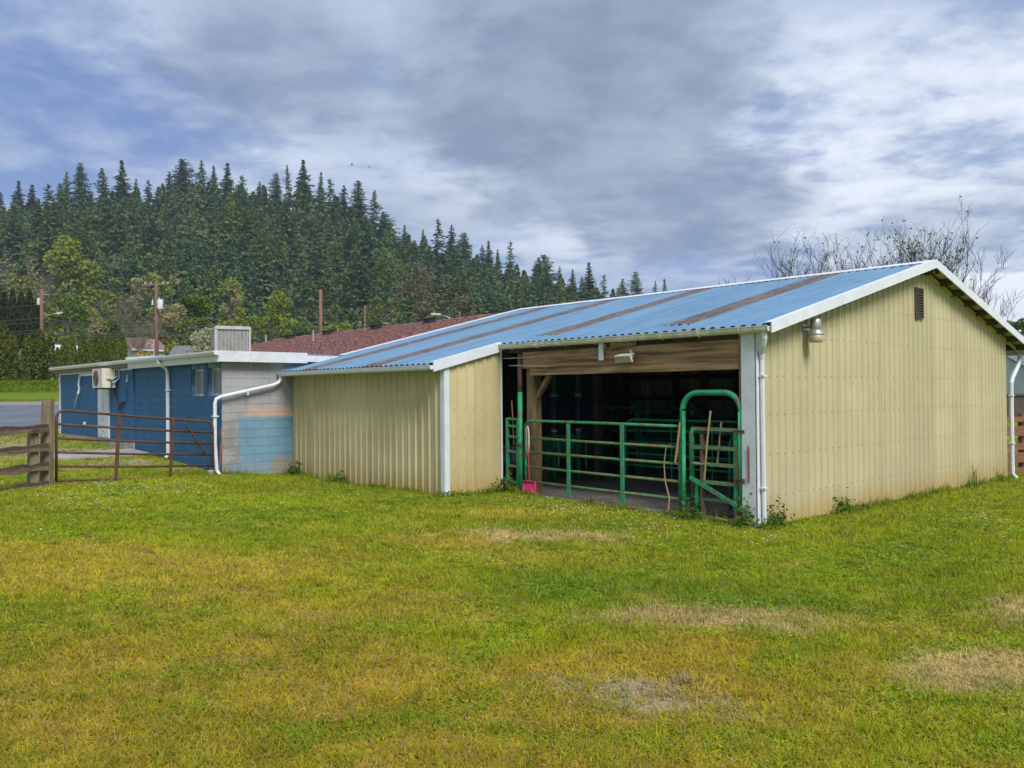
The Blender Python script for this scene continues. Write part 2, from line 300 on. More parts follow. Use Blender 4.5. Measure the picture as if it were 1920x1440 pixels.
# ---------------------------------------------------------------- terrain heights
def vnoise(x, y, seed=0):
    xi = np.floor(x).astype(np.int64); yi = np.floor(y).astype(np.int64); fx = x-xi; fy = y-yi
    def h(a, b):
        n = (a*374761393 + b*668265263 + seed*1442695041) & 0x7fffffff
        n = ((n ^ (n >> 13))*1274126177) & 0x7fffffff; return ((n ^ (n >> 16)) & 0xffff)/65535.0
    fx = fx*fx*(3-2*fx); fy = fy*fy*(3-2*fy)
    return (h(xi, yi)*(1-fx)+h(xi+1, yi)*fx)*(1-fy) + (h(xi, yi+1)*(1-fx)+h(xi+1, yi+1)*fx)*fy
def fbm(x, y, sc, oc=4, seed=0):
    a, s, t = 1.0, 0.0, 0.0
    for k in range(oc): s = s + a*vnoise(x*sc*2**k+13.7*k, y*sc*2**k-7.1*k, seed+k); t += a; a *= 0.55
    return s/t
CT = np.array([(0,0,0),(3,-.2,-.03),(6,0,-.06),(11.5,0,-.12),(13.3,.4,-.18),(-1.47,5.9,.10),(0,5.9,.10),(0,3,.04),(-1.5,9,.09),(-1.47,11.9,.12),
 (-3.33,11.95,.25),(-3.33,15.4,.42),(-3.33,18.2,.52),(-3.33,26,.76),(-7.4,10.2,.46),(-8.3,9.7,.50),(-5.5,11,.37),(-5,17.5,.44),(-9,20,.6),(-10.2,-.8,.10),(-7.9,-3,.05),
 (-5.6,-5.2,0),(-4,-.5,.03),(-3,1.5,.05),(-6,5,.17),(-12,4,.28),(-2,-9,-.05),(8,-6,-.16),(-12,-8,.06),(-20,0,.3),(0,-15,-.05),(20,-8,-.25),(22,5,-.1),(6,6,0),(6,12,.1),(-3,35,.82),(-15,30,.78),(6,30,.7),(-20,14,.6)])
_K = np.linalg.norm(CT[:,None,:2]-CT[None,:,:2], axis=2)
_A = np.block([[_K - 0.05*np.eye(len(CT)), np.ones((len(CT),1))],[np.ones((1,len(CT))), np.zeros((1,1))]])
_W = np.linalg.solve(_A, np.append(CT[:,2], 0))
HR2 = np.array([math.sin(YAW), -math.cos(YAW)]); HF2 = np.array([math.cos(YAW), math.sin(YAW)])
def uv(x, y): dx = x-CAM[0]; dy = y-CAM[1]; return dx*HR2[0]+dy*HR2[1], dx*HF2[0]+dy*HF2[1]
def xy(u, v): return CAM[0]+u*HR2[0]+v*HF2[0], CAM[1]+u*HR2[1]+v*HF2[1]
def sstep(x, a, b): t = np.clip((x-a)/(b-a), 0, 1); return t*t*(3-2*t)
def gh(x, y):
    x = np.asarray(x, float); y = np.asarray(y, float); sh = x.shape; xf = x.ravel(); yf = y.ravel()
    z = np.full(xf.shape, _W[-1])
    for i in range(len(CT)): z += _W[i]*np.hypot(xf-CT[i,0], yf-CT[i,1])
    u, v = uv(xf, yf)
    zl = np.interp(v, [28,34,45,58,66,69,75.5,90,200,6000], [.76,.82,1.0,1.4,1.72,1.85,3.45,3.6,4,4])
    zr = np.interp(v, [18,50,80,200,6000], [-.15,-.02,.5,4,4])
    far = zl + (zr-zl)*sstep(u, -2, 14)
    w = np.maximum(sstep(v, 27, 36), sstep(np.abs(u), 22, 34)); w = np.maximum(w, sstep(-v, -1.0, 10))
    flat = np.where(v < 20, 0.05+0*v, far)
    z = z*(1-w) + flat*w
    z = z + 0.03*(fbm(xf, yf, 0.35, 3, 5)-0.5)*(1-w)
    z = np.where((xf > 0.12) & (xf < 11.3) & (yf > 0.12) & (yf < 11.9), np.minimum(z, -0.05), z)      # dug out under the barn floor
    return z.reshape(sh)
def g1(x, y): return float(gh(np.array([x]), np.array([y]))[0])
def gpx(px, py, z=0.05):                          # the point of the lawn seen at a place in the photograph
    d = FW + RT*(px-960)/FPX + UP*(720-py)/FPX; t = (z-CAM[2])/d[2]; return (CAM + t*d)[:2]
def at(px, py, v):                                # a point at forward distance v
    return CAM + v*(FW + RT*(px-960)/FPX + UP*(720-py)/FPX)
# lawn colours: patches of moss, dry grass, clover and bare gravel, each with its own place on the ground
GREEN, LIME, YELL = np.array([.215,.275,.016]), np.array([.292,.338,.016]), np.array([.47,.385,.032])
RUST, TAN, CLOV, GRAV = np.array([.47,.315,.030]), np.array([.55,.415,.175]), np.array([.155,.25,.018]), np.array([.32,.265,.19])
PATCH = []
def patch(px, py, wpx, hpx, kind, s, z=0.05):
    c = gpx(px, py, z); a = gpx(px+wpx, py, z); b = gpx(px, py+hpx, z); PATCH.append((c, a-c, b-c, kind, s))
for a in [(1340,1155,190,17,'tan',1.0),(1235,1148,60,10,'tan',1.0),(1480,1172,80,12,'tan',.8),(1860,1245,130,38,'tan',1.25),(1750,1265,60,14,'tan',.8),(1900,1130,80,25,'tan',.7),(1000,1005,150,14,'tan',.75),(1130,1012,60,9,'tan',.7),
          (960,965,120,10,'yel',.8),(880,1020,110,25,'yel',.7),(1000,1045,200,24,'yel',.5),(230,1080,330,36,'yel',1.1),(60,1105,170,40,'yel',.8),(520,1060,180,25,'yel',.5),(1700,1170,180,30,'yel',.5),
          (560,1130,380,50,'rust',.55),(420,1230,480,75,'rust',.85),(150,1300,260,80,'rust',.75),(700,1300,360,70,'rust',.95),(1150,1260,320,80,'rust',1.0),(1330,1200,140,24,'rust',.9),(1500,1250,240,50,'rust',.55),(1010,1330,420,60,'rust',.8),(1650,1340,240,50,'rust',.5),(640,1045,80,12,'rust',.6),(750,1025,110,12,'rust',.5),(60,1400,500,80,'rust',.8),(1000,1420,700,60,'rust',.8),
          (1090,1290,100,28,'grav',1.0),(1190,1300,130,34,'grav',1.2),(1010,1275,50,12,'grav',.8),(380,1255,120,14,'grav',.75),(500,1195,60,14,'grav',.7),(120,1190,80,12,'grav',.5),(640,1345,60,14,'grav',.6),(1370,1330,80,20,'grav',.5),
          (1100,1105,330,40,'clov',1.0),(1380,1120,240,22,'clov',.9),(1550,1060,300,40,'clov',.5),(1130,1075,100,20,'clov',.6),(1700,990,240,40,'clov',.5),(350,960,420,30,'lime',.7),(700,990,300,40,'lime',.5),(200,930,200,14,'lime',.9),(1300,1000,130,14,'lime',.5),(860,935,120,8,'clov',.6)]: patch(*a)
for x, y, r, k, s in [(-5.2,18.6,2.0,'grav',1.8),(-4.6,15.2,1.2,'grav',1.6),(-6.5,14.3,1.3,'grav',1.2),(-8.5,17,1.6,'grav',1.3),(-3.6,13.4,.7,'grav',1.3),(-6,22,2.5,'grav',1.5),(-4,24.5,1.5,'grav',1.7),(-8,24,3,'tan',.6),(-9,28,3,'yel',.8)]:
    PATCH.append((np.array([x,y]), np.array([r,0]), np.array([0,r]), k, s))
def lawn(x, y, jit=0.0):
    """per-point weights and colour"""
    u, v = uv(x, y)
    n1 = fbm(x, y, 0.45, 4, 21); n2 = fbm(x, y, 1.7, 4, 33); n3 = fbm(x, y, 6.0, 3, 47)
    wt = {k: np.zeros_like(x) for k in ('tan','yel','rust','clov','lime','grav')}
    wx = (fbm(x, y, 1.1, 4, 81)-.5)*1.3; wy = (fbm(x, y, 1.1, 4, 97)-.5)*1.3
    for c, a, b, k, s in PATCH:
        det = a[0]*b[1]-a[1]*b[0]; dx = x+wx*min(1, math.hypot(*b)*1.1)-c[0]; dy = y+wy*min(1, math.hypot(*b)*1.1)-c[1]
        p = (dx*b[1]-dy*b[0])/det; q = (a[0]*dy-a[1]*dx)/det
        g = np.exp(-(p*p+q*q)*0.62); wt[k] = np.maximum(wt[k], g*s)
    nz = 0.55*n2+0.45*n3+jit; C = GREEN + (LIME-GREEN)*sstep(n1, .3, .7)[:,None]
    def over(C, w, col): return C + (col-C)*np.clip(w, 0, 1)[:,None]
    C = over(C, sstep(wt['lime']*0.9 + (nz-.5)*.9, .25, .75), LIME*1.12)
    C = over(C, sstep(wt['clov'] + (nz-.5)*1.2, .3, .8)*.85, CLOV)
    C = over(C, np.maximum(sstep(wt['yel']*1.2 + (nz-.5)*1.3, .2, .85)*.92, sstep(n2*.6+n1*.4, .60, .76)*.35), YELL)
    C = over(C, sstep(wt['rust']*1.15 + (nz-.5)*1.9, .12, 1.05)*.86, RUST); C = over(C, sstep(n3*.7+n2*.3, .52, .78)*.45*np.clip(wt['rust']+wt['yel'], 0, 1), LIME*.9)
    C = over(C, sstep(wt['tan']*1.2 + (nz-.5)*1.5, .38, .95)*.92, TAN)
    C = C*(.68+.64*fbm(x, y, 5.5, 3, 63))[:,None]
    gv = sstep(wt['grav'] + (nz-.5)*3.2 + (fbm(x, y, 14., 3, 5)-.5)*1.4, .55, 1.35); C = over(C, gv*.75, GRAV)
    bare = np.maximum(gv*1.1, sstep(wt['tan'] + (nz-.5)*1.6, .5, 1.0)*.35)
    return C, bare
T['ground'] = vcol('lawn_soil', 0.9, 0.0, 0.45, 28, 0.5)
T['blade'] = vcol('grass_blades', 0.7, 0.35, soft=1.4)
T['gravel'] = pm('loose_gravel', (0.28, 0.265, 0.245), (0.16, 0.15, 0.135), 9, 0.9, 0.8, 22, c3=(0.13, 0.17, 0.04), s3=0.9, lo3=0.52, hi3=0.62)
m_, t_, b_, o_ = material('wet_asphalt'); P_ = wpos(t_)
t_.put(b_.inputs['Base Color'], t_.mix(t_.ss(t_.noise(P_, 1.2, 5), .35, .65), (0.10, 0.105, 0.125), (0.15, 0.155, 0.18)))
t_.put(b_.inputs['Roughness'], t_.ss(t_.noise(P_, 0.16, 4, 0.6), 0.38, 0.62, 0.30, 0.5)); b_.inputs['Specular IOR Level'].default_value = 0.6
T['asphalt'] = m_
def grow(a, b, step, lim, f=1.22):
    c = list(np.arange(a, b+1e-6, step)); s = step
    while c[-1] < lim: s *= f; c.append(c[-1]+s)
    s = step; lo = []
    x = a
    while x > -lim: s *= f; x -= s; lo.append(x)
    return np.array(lo[::-1]+c)
def make_ground():
    us = grow(-16, 14, 0.16, 2600); vs = grow(1.5, 34, 0.16, 2600)
    U_, V_ = np.meshgrid(us, vs); X, Y = xy(U_, V_); Z = gh(X, Y)
    nu, nv = len(us), len(vs); i = np.arange(nu*nv).reshape(nv, nu)
    F = np.stack([i[:-1,:-1], i[:-1,1:], i[1:,1:], i[1:,:-1]], -1).reshape(-1, 4)
    me = np_mesh('ground', np.stack([X, Y, Z], -1).reshape(-1, 3), F); C, bare = lawn(X.ravel(), Y.ravel())
    u, v = U_.ravel(), V_.ravel(); far = sstep(v, 33, 60)[:,None]; C = C*(1-far) + np.array([.115,.185,.018])*far
    strip = (sstep(v, 64.5, 66)*(1-sstep(v, 68, 70)))[:,None]; C = C*(1-strip*.8) + np.array([.30,.23,.07])*strip*.8
    setcol(me, C*0.92); link('ground', me, T['ground'], smooth=True, kind='structure')
make_ground()
def sheet(name, u0, u1, v0, v1, du, dv, lift, mat, wob=0.0):
    us = np.arange(u0, u1+du/2, du); vs = np.linspace(v0, v1, max(2, int((v1-v0)/dv)+1)); U_, V_ = np.meshgrid(us, vs)
    edge = (vs-v0)/(v1-v0); V2 = V_ + wob*(fbm(U_, U_*0, 0.25, 4, 3)-.5)*2*(1-edge[:,None]); X, Y = xy(U_, V2); Z = gh(X, Y)+lift
    nu, nv = len(us), len(vs); i = np.arange(nu*nv).reshape(nv, nu)
    F = np.stack([i[:-1,:-1], i[:-1,1:], i[1:,1:], i[1:,:-1]], -1).reshape(-1, 4)
    return link(name, np_mesh(name, np.stack([X, Y, Z], -1).reshape(-1, 3), F), mat, smooth=True, kind='structure')
sheet('parking_lot', -90, -17, 34, 59, 1.0, 1.0, 0.03, T['asphalt'], 1.2)
sheet('gravel_strip', -90, -17, 59.2, 65, 1.0, 0.6, 0.035, T['gravel'])
# ================================================================ the barn
XR, HR, SL, XL, XE = 6.34, 4.72, 0.2496, -1.77, 12.69       # ridge x, ridge height, slope, lean-to eave x, far eave x
YF, YB, Y1 = -0.31, 12.07, 5.83                             # near rake, far rake, near edge of the lean-to roof
def rz(x): return HR - SL*abs(x-XR)
def rib_profile(s0, s1, pitch=0.2286, h=0.030, wb=0.075, wt=0.034, bead=True):
    pts = [(s0, 0.0)]; k = math.ceil((s0+0.03)/pitch)
    while k*pitch < s1-0.03:
        c = k*pitch; pts += [(c-wb/2, 0), (c-wt/2, h), (c+wt/2, h), (c+wb/2, 0)]
        if bead and c+pitch*0.62 < s1-0.01: pts += [(c+pitch*0.44, 0), (c+pitch*0.5, 0.008), (c+pitch*0.56, 0)]
        k += 1
    return pts + [(s1, 0.0)]
def strip_mesh(pts, lo, hi):                                # pts: (s,h); lo/hi: functions to 3D
    m = MB(); vs = [lo(*p) for p in pts] + [hi(*p) for p in pts]; n = len(pts)
    return m.add(vs, [(i, i+1, n+i+1, n+i) for i in range(n-1)])
barn = thing('barn', (0, 0, 0), 'tan ribbed metal barn with blue roof, open front behind green gates', 'barn')
# gable wall (faces -Y)
def gtop(x): return min(rz(x)-0.075, 10)
gm = MB()
for z in (0.35, 1.1, 1.74, 2.35, 2.99): gm.box(0.12, 11.5, 0.045, 0.085, z-0.07, z+0.07)
gable = gm.build('gable_wall', T['wood_dark'], barn)
NP = 13; PW = 11.54/NP
def panel_split(a, b):
    return [a, XR, b] if a < XR-0.02 and b > XR+0.02 else [a, b]
for i in range(NP):
    a, b = i*PW, (i+1)*PW
    pts = rib_profile(a, b); 
    if a < XR < b: pts = sorted(set(pts+[(XR, 0.0)]))
    dy = 0.0035*(i % 2)
    strip_mesh(pts, lambda s, h: (s, -h-dy, -0.25), lambda s, h: (s, -h-dy, gtop(s))).build('panel', T['tan'], gable)
def screws(rows, f, name, parent, mat):
    m = MB()
    for z, s0, s1 in rows:
        k = math.ceil(s0/0.2286)
        while k*0.2286 < s1:
            for off in (0.168,):
                p = Vector(f(k*0.2286+off, z+random.uniform(-.006, .006))); n = Vector(f(0, 0, 1))
                a = Vector((0, 0, 1)).cross(n).normalized(); r = 0.0078
                ring = [p + (a*math.cos(t*1.047)+Vector((0,0,1))*math.sin(t*1.047))*r for t in range(6)]
                m.prism(ring, n*0.008)
            k += 1
    return m.build(name, mat, parent, kind='stuff')
T['screw'] = pm('dulled_screw_head', (0.11, 0.095, 0.065), (0.08, 0.07, 0.05), 9, 0.6)
screws([(0.45,.1,11.4),(1.11,.1,11.4),(1.74,.1,11.4),(2.35,.1,11.4),(2.99,1.4,11.4),(3.62,4.0,8.6)], lambda s, z, n=0: (0, -1, 0) if n else (s, -0.002, z), 'screw_heads', gable, T['screw'])
# lean-to walls
lean = MB(); 
for z in (0.35, 1.18, 1.77, 2.3): lean.box(-1.42, -1.38, Y1+0.1, 12.05, z-0.07, z+0.07)
lean = lean.build('lean_to_wall', T['wood_dark'], barn); XW = -1.467
ys = np.linspace(5.90, 12.085, 8)
for i in range(7):
    strip_mesh(rib_profile(ys[i], ys[i+1]), lambda s, h: (XW-h-0.0035*(i % 2), s, -0.2), lambda s, h: (XW-h-0.0035*(i % 2), s, rz(XW)-0.09)).build('panel', T['tan_lean'], lean)
screws([(0.56,6.1,12.0),(1.18,6.1,12.0),(1.77,6.1,12.0)], lambda s, z, n=0: (-1, 0, 0) if n else (XW-0.002, s, z), 'screw_heads', lean, T['screw'])
le = MB(); le.box(-1.38, -0.02, 5.96, 6.0, 1.1, 1.24); le = le.build('lean_to_end_wall', T['wood_dark'], barn)
xs = [-1.467, -0.72, 0.0]
for i in range(2):
    strip_mesh(rib_profile(xs[i], xs[i+1]), lambda s, h: (s, 5.90-h-0.0035*i, -0.15), lambda s, h: (s, 5.90-h-0.0035*i, rz(s)-0.09)).build('panel', T['tan_lean'], le)
screws([(0.60,-1.4,-.05),(1.2,-1.4,-.05),(1.8,-1.4,-.05)], lambda s, z, n=0: (0, -1, 0) if n else (s, 5.898, z), 'screw_heads', le, T['screw'])
ct = MB(); ct.box(-1.50, -1.375, 5.862, 5.88, 0.0, rz(-1.45)-0.1).box(-1.503, -1.487, 5.88, 5.995, 0.0, rz(-1.45)-0.1)
ct.build('corner_trim', T['white'], barn)
MB().box(-0.03, 0.012, 5.868, 5.887, 0.05, rz(0)-0.1).build('edge_trim', T['white'], barn)
# rear, far and inner walls
rw = MB(); 
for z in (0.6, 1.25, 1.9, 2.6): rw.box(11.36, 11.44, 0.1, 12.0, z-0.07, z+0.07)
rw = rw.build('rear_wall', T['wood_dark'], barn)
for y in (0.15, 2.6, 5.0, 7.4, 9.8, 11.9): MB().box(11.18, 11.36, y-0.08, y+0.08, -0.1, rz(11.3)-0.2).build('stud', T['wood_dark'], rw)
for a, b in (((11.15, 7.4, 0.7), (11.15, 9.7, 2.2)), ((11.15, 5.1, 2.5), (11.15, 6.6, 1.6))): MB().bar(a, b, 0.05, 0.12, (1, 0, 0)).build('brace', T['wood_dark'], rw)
for i in range(13):
    a, b = 0.0+i*0.928, 0.0+(i+1)*0.928
    strip_mesh(rib_profile(a, b), lambda s, h: (11.46+h+0.003*(i % 2), s, -0.2), lambda s, h: (11.46+h+0.003*(i % 2), s, rz(11.46)-0.06)).build('panel', T['inner'], rw)
MB().add([(-1.4,12.0,-0.2),(11.44,12.0,-0.2),(11.44,12.0,rz(11.44)-.08),(XR,12.0,HR-.08),(-1.4,12.0,rz(-1.4)-.08)], [(0,1,2,3,4)]).build('end_wall', T['inner_blue'], barn)
# roof: one sheet per object, dark weathered strips between
roof = MB().box(XR-0.02, XR+0.02, YF+0.03, YB-0.03, HR-0.25, HR-0.035).build('roof', T['wood_dark'], barn)
for x in [-1.5, -0.2, 1.1, 2.4, 3.7, 5.0, 6.1] + [XR+0.25+k*0.70 for k in range(9)]:
    MB().box(x-0.022, x+0.022, (Y1 if x < -.05 else YF)+0.03, YB-0.03, rz(x)-0.17, rz(x)-0.03).build('purlin', T['wood_dark'], roof)
def roof_profile(a, b):
    n = max(2, round((b-a)/0.175)); p = (b-a)/n; pts = []
    for k in range(n):
        c = a+k*p; pts += [(c, 0), (c+p*0.40, 0), (c+p*0.52, 0.027), (c+p*0.86, 0.027)]
    return pts+[(b, 0)]
def roof_sheet(a, b, x0, x1, mat, name, lift=0.0):
    mid = rz((x0+x1)/2)
    strip_mesh(roof_profile(a, b), lambda s, h: (x0, s, rz(x0)-0.02+h+lift), lambda s, h: (x1, s, rz(x1)-0.02+h+lift)).build(name, mat, roof)
STR = [(1.55, 2.15), (4.78, 5.42), (7.72, 8.38), (10.36, 11.02)]
cuts = [-0.31, 0.62, 1.55, 2.15, 3.03, 3.90, 4.78, 5.42, 5.83, 6.77, 7.72, 8.38, 9.04, 9.70, 10.36, 11.02, 12.07]
for i in range(len(cuts)-1):
    a, b = cuts[i], cuts[i+1]; lo = -0.015 if b <= Y1+0.01 else XL; dark = (a, b) in STR
    if dark:
        if lo > -1: roof_sheet(a, b, lo, 0.62, T['roof'], 'sheet'); roof_sheet(a-.02, b+.02, 0.56, XR-0.02, T['strip'], 'weathered_sheet', 0.006)
        else: roof_sheet(a-.02, b+.02, lo, XR-0.02, T['strip'], 'weathered_sheet', 0.006)
    else: roof_sheet(a, b, lo, XR-0.02, T['roof'], 'sheet', 0.003*(i % 2))
for i in range(14):
    a = YF+i*(YB-YF)/14; roof_sheet(a, a+(YB-YF)/14, XR+0.02, XE, T['roof'], 'sheet', 0.003*(i % 2))
rc = MB()
for k in range(4):
    a = YF-0.01+k*3.1; b = a+3.12; d = 0.004*(k % 2)
    rc.prism([(XR-0.17, a, rz(XR-0.17)+0.012+d), (XR, a, HR+0.03+d), (XR+0.17, a, rz(XR+.17)+0.012+d), (XR+0.17, a, rz(XR+.17)+0.018+d), (XR, a, HR+0.037+d), (XR-0.17, a, rz(XR-0.17)+0.018+d)], (0, b-a, 0))
rc.build('ridge_cap', T['white'], roof)
sf = MB()
for x0, x1 in ((-0.0, XR-0.03), (XR+0.03, XE-0.02)):
    sf.add([(x0, YF+.03, rz(x0)-.026), (x1, YF+.03, rz(x1)-.026), (x1, -0.03, rz(x1)-.026), (x0, -0.03, rz(x0)-.026)], [(0, 3, 2, 1)])
sf.build('soffit', T['soffit'], roof)
fr = MB()
for x0, x1 in ((-0.03, XR), (XR, XE+0.02)): fr.bar((x0, -0.028, rz(x0)-0.135), (x1, -0.028, rz(x1)-0.135), 0.03, 0.07)
fr.build('frieze_trim', T['soffit'], roof)
def rake(y, x0, x1, name, hgt=0.165, sgn=-1):
    m = MB(); z0, z1 = rz(x0), rz(x1)
    m.prism([(x0, y, z0-hgt+.03), (x1, y, z1-hgt+.03), (x1, y, z1+.035), (x0, y, z0+.035)], (0, 0.022, 0))
    m.prism([(x0, y+.0225, z0+.027), (x1, y+.0225, z1+.027), (x1, y+.0225, z1+.034), (x0, y+.0225, z0+.034)], (0, 0.10, 0))
    return m.build(name, T['white'], roof)
rake(YF-.02, -0.06, 3.05, 'rake_trim'); rake(YF-.022, 3.03, XR, 'rake_trim'); rake(YF-.02, XR, 9.5, 'rake_trim'); rake(YF-.022, 9.48, XE+.03, 'rake_trim')
rake(Y1-.025, XL-0.03, -0.06, 'rake_trim', 0.19)
MB().box(XE-0.02, XE+.02, YF, YB, rz(XE)-.16, rz(XE)-.02).build('eave_board', T['white'], roof)
rake(YB, XL, XR, 'rake_trim', 0.14)
# gutters and downspouts
def gutter(x, y0, y1, z, name, mat, r=0.062, drop=0.0):
    m = MB(); n = 8; prof = [(-r, 0.0), (-r*1.0, -r*.7), (-r*.75, -r*1.25), (0, -r*1.5), (r*.8, -r*1.3), (r, 0)]
    out = [Vector((x+a, y0, z+b)) for a, b in prof]; inn = [Vector((x+a*.88, y0, z+b*.9)) for a, b in prof][::-1]
    m.prism(out+inn, (0, y1-y0, drop)); m.prism(out, (0, 0.01, 0)); m.prism([p+Vector((0, y1-y0-.01, drop)) for p in out], (0, 0.01, 0))
    m.bar((x-r, y0, z+.004), (x-r, y1, z+.004+drop), 0.018, 0.016)
    return m.build(name, mat, barn)
g1_ = gutter(-0.085, YF+.02, Y1-.03, rz(0)-0.045, 'gutter', T['gutter'])
b_ = MB()
for y in np.arange(0.2, 5.7, 0.75): b_.tube(arc((-0.085, y, rz(0)-.05), 0.07, math.pi, 2*math.pi, 6, (1,0,0), (0,0,1.45)), 0.009, 5)
b_.build('gutter_strap', T['gutter'], g1_)
g2_ = gutter(XL-0.07, Y1-.02, YB-0.02, rz(XL)-0.045, 'gutter', T['white'])
ds = MB(); ds.tube([(-0.06, -0.2, rz(0)-.1), (-0.055, -0.2, rz(0)-.22), (-0.02, -0.16, rz(0)-.32), (0.05, -0.085, rz(0)-.44), (0.075, -0.075, rz(0)-.52)], 0.045, 8)
ds.tube([(0.075, -0.075, rz(0)-.48), (0.078, -0.075, 1.4), (0.09, -0.078, 0.02)], 0.037, 8)
ds.tube([(0.09, -0.078, 0.08), (0.09, -0.14, -0.05)], 0.039, 8)
d_ = ds.build('downspout', T['white_worn'], barn)
for z in (2.33, .6): MB().box(0.025, 0.135, -0.128, -0.033, z, z+.03).build('strap', T['white_worn'], d_)
ds = MB(); zt = rz(XE)-.12
ds.tube([(12.55, -0.02, zt-.02), (12.5, -0.03, zt-.12), (12.3, -0.05, zt-.3), (11.75, -0.08, zt-.62), (11.63, -0.085, zt-.75), (11.62, -0.085, 1.5), (11.63, -0.085, 0.02), (11.66, -0.16, -0.10)], 0.05, 8)
d_ = ds.build('downspout', T['white'], barn); 
for z in (.75, 1.93): MB().box(11.55, 11.69, -0.14, -0.033, z, z+.03).build('strap', T['white'], d_)
ds = MB(); ds.tube([(XL-.07, 11.98, rz(XL)-.10), (XL-.08, 11.97, rz(XL)-.22), (XL-.14, 11.965, rz(XL)-.29), (XL-.28, 11.965, rz(XL)-.35), (-3.35, 11.965, 2.075), (-3.47, 11.965, 2.02), (-3.50, 11.965, 1.92), (-3.50, 11.965, 1.0), (-3.46, 11.965, 0.36), (-3.42, 11.90, .26)], 0.043, 8)
d_ = ds.build('downspout', T['white'], barn, label='white downspout running slantwise across the grey block wall')
MB().bar((-2.72, 11.90, 2.17), (-2.72, 12.03, 2.17), 0.03, 0.13).build('strap', T['white'], d_); MB().bar((-3.50, 11.90, 1.62), (-3.50, 12.03, 1.62), 0.13, 0.03).build('strap', T['white'], d_)
# front opening: corner trim, jamb, header, post, braces
MB().box(-0.018, 0.0, 0.0, 0.235, -0.05, rz(0)-.12).box(-0.018, 0.17, -0.034, -0.022, -0.05, rz(0)-.13).build('corner_trim', T['white_worn'], barn)
MB().box(0.0, 0.14, 0.05, 0.285, -0.1, rz(0)-.12).build('jamb_post', T['wood_v'], barn)
MB().box(0.045, 0.13, 0.285, 5.28, 2.60, 2.925).build('header_plank', T['wood'], barn)
MB().box(0.025, 0.13, 0.285, 5.05, 2.455, 2.595).build('header_plank', T['wood'], barn)
MB().box(0.131, 0.20, 0.285, 9.0, 2.93, 3.06).build('top_plate', T['wood_dark'], barn)
MB().box(0.14, 0.34, 5.05, 5.27, -0.1, 2.62).build('post', T['wood_v'], barn)
MB().bar((0.24, 5.06, 2.02), (0.24, 4.70, 2.46), 0.09, 0.09).build('brace', T['wood_v'], barn)
MB().box(-0.05, -0.02, 3.06, 3.16, 2.69, 3.02).build('joist_face', T['white_worn'], barn)
MB().bar((-0.02, 3.11, 2.89), (0.6, 3.11, 2.98), 0.07, 0.17).build('joist_end', T['wood'], barn)
MB().bar((0.0, 2.9, 2.93), (0.0, 2.35, 3.0), 0.05, 0.12).build('blocking', T['wood'], barn)
for y in (5.9, 9.0):
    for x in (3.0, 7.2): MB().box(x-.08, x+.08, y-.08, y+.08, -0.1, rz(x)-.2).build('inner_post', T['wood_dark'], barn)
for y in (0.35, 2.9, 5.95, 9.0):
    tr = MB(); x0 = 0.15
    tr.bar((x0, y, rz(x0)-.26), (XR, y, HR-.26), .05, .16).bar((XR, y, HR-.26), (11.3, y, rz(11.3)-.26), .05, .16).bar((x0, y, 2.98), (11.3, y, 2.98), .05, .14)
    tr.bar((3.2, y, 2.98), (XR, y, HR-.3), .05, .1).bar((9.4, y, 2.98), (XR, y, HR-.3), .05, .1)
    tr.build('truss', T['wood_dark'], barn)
# louvre vent
lv = MB().box(5.95, 5.99, -0.06, -0.005, 3.56, 4.19).box(6.32, 6.36, -0.06, -0.005, 3.56, 4.19).box(5.99, 6.32, -0.06, -0.005, 4.155, 4.19).box(5.99, 6.32, -0.06, -0.005, 3.56, 3.595)
lv.box(5.99, 6.32, -0.026, -0.02, 3.595, 4.155)
lv = lv.build('louvre_vent', T['vent'], barn)
for k in range(10):
    z = 3.62+k*0.054; MB().add([(5.99,-.028,z+.04),(6.32,-.028,z+.04),(6.32,-.062,z),(5.99,-.062,z),(5.99,-.024,z+.036),(6.32,-.024,z+.036),(6.32,-.058,z-.004),(5.99,-.058,z-.004)], [(0,1,2,3),(7,6,5,4),(0,4,5,1),(3,2,6,7),(0,3,7,4),(1,5,6,2)]).build('slat', T['vent'], lv)
floor_ = MB().box(0.02, 11.4, 0.06, 11.98, -0.3, 0.085).build('barn_floor', T['concrete']); floor_['kind'] = 'structure'
# ---------------------------------------------------------------- lamps
yl = thing('yard_light', (1.5, -0.22, 2.9), 'galvanised yard light with bucket lens on the gable wall', 'lamp')
MB().tube([(1.5, -0.02, 3.16), (1.5, -0.22, 3.17)], 0.018, 8).box(1.42, 1.58, -0.035, -0.02, 3.11, 3.21).build('bracket', T['galv'], yl)
MB().lathe((1.5, -0.22, 3.10), [(0.075, 0), (0.085, .01), (0.085, .17), (0.07, .19), (0.0, .195)], 18).build('housing', T['galv'], yl, True)
MB().lathe((1.5, -0.22, 3.02), [(0.13, 0), (0.135, .015), (0.10, .075), (0.078, .10), (.0, .101)], 20).build('reflector', T['galv'], yl, True)
MB().lathe((1.5, -0.22, 2.90), [(0.0, 0), (0.10, .002), (0.108, .012), (0.128, .115), (0.12, .119)], 20).build('lens', T['lampglass'], yl, True)
fl = thing('flood_light', (-0.05, 2.47, 2.62), 'weathered flood light fixed to the timber header over the gate', 'lamp')
MB().prism([(-0.20, 2.66, 2.735), (-0.20, 2.30, 2.735), (-0.16, 2.29, 2.63), (-0.16, 2.67, 2.63)], (0.03, 0, 0.01)).prism([(-0.2, 2.66, 2.74), (-0.2, 2.30, 2.74), (-0.03, 2.33, 2.78), (-0.03, 2.63, 2.78)], (0, 0, .012)).prism([(-0.17, 2.64, 2.65), (-0.17, 2.32, 2.65), (-0.04, 2.35, 2.74), (-0.04, 2.61, 2.74)], (0, 0, .03)).build('housing', T['hp'], fl)
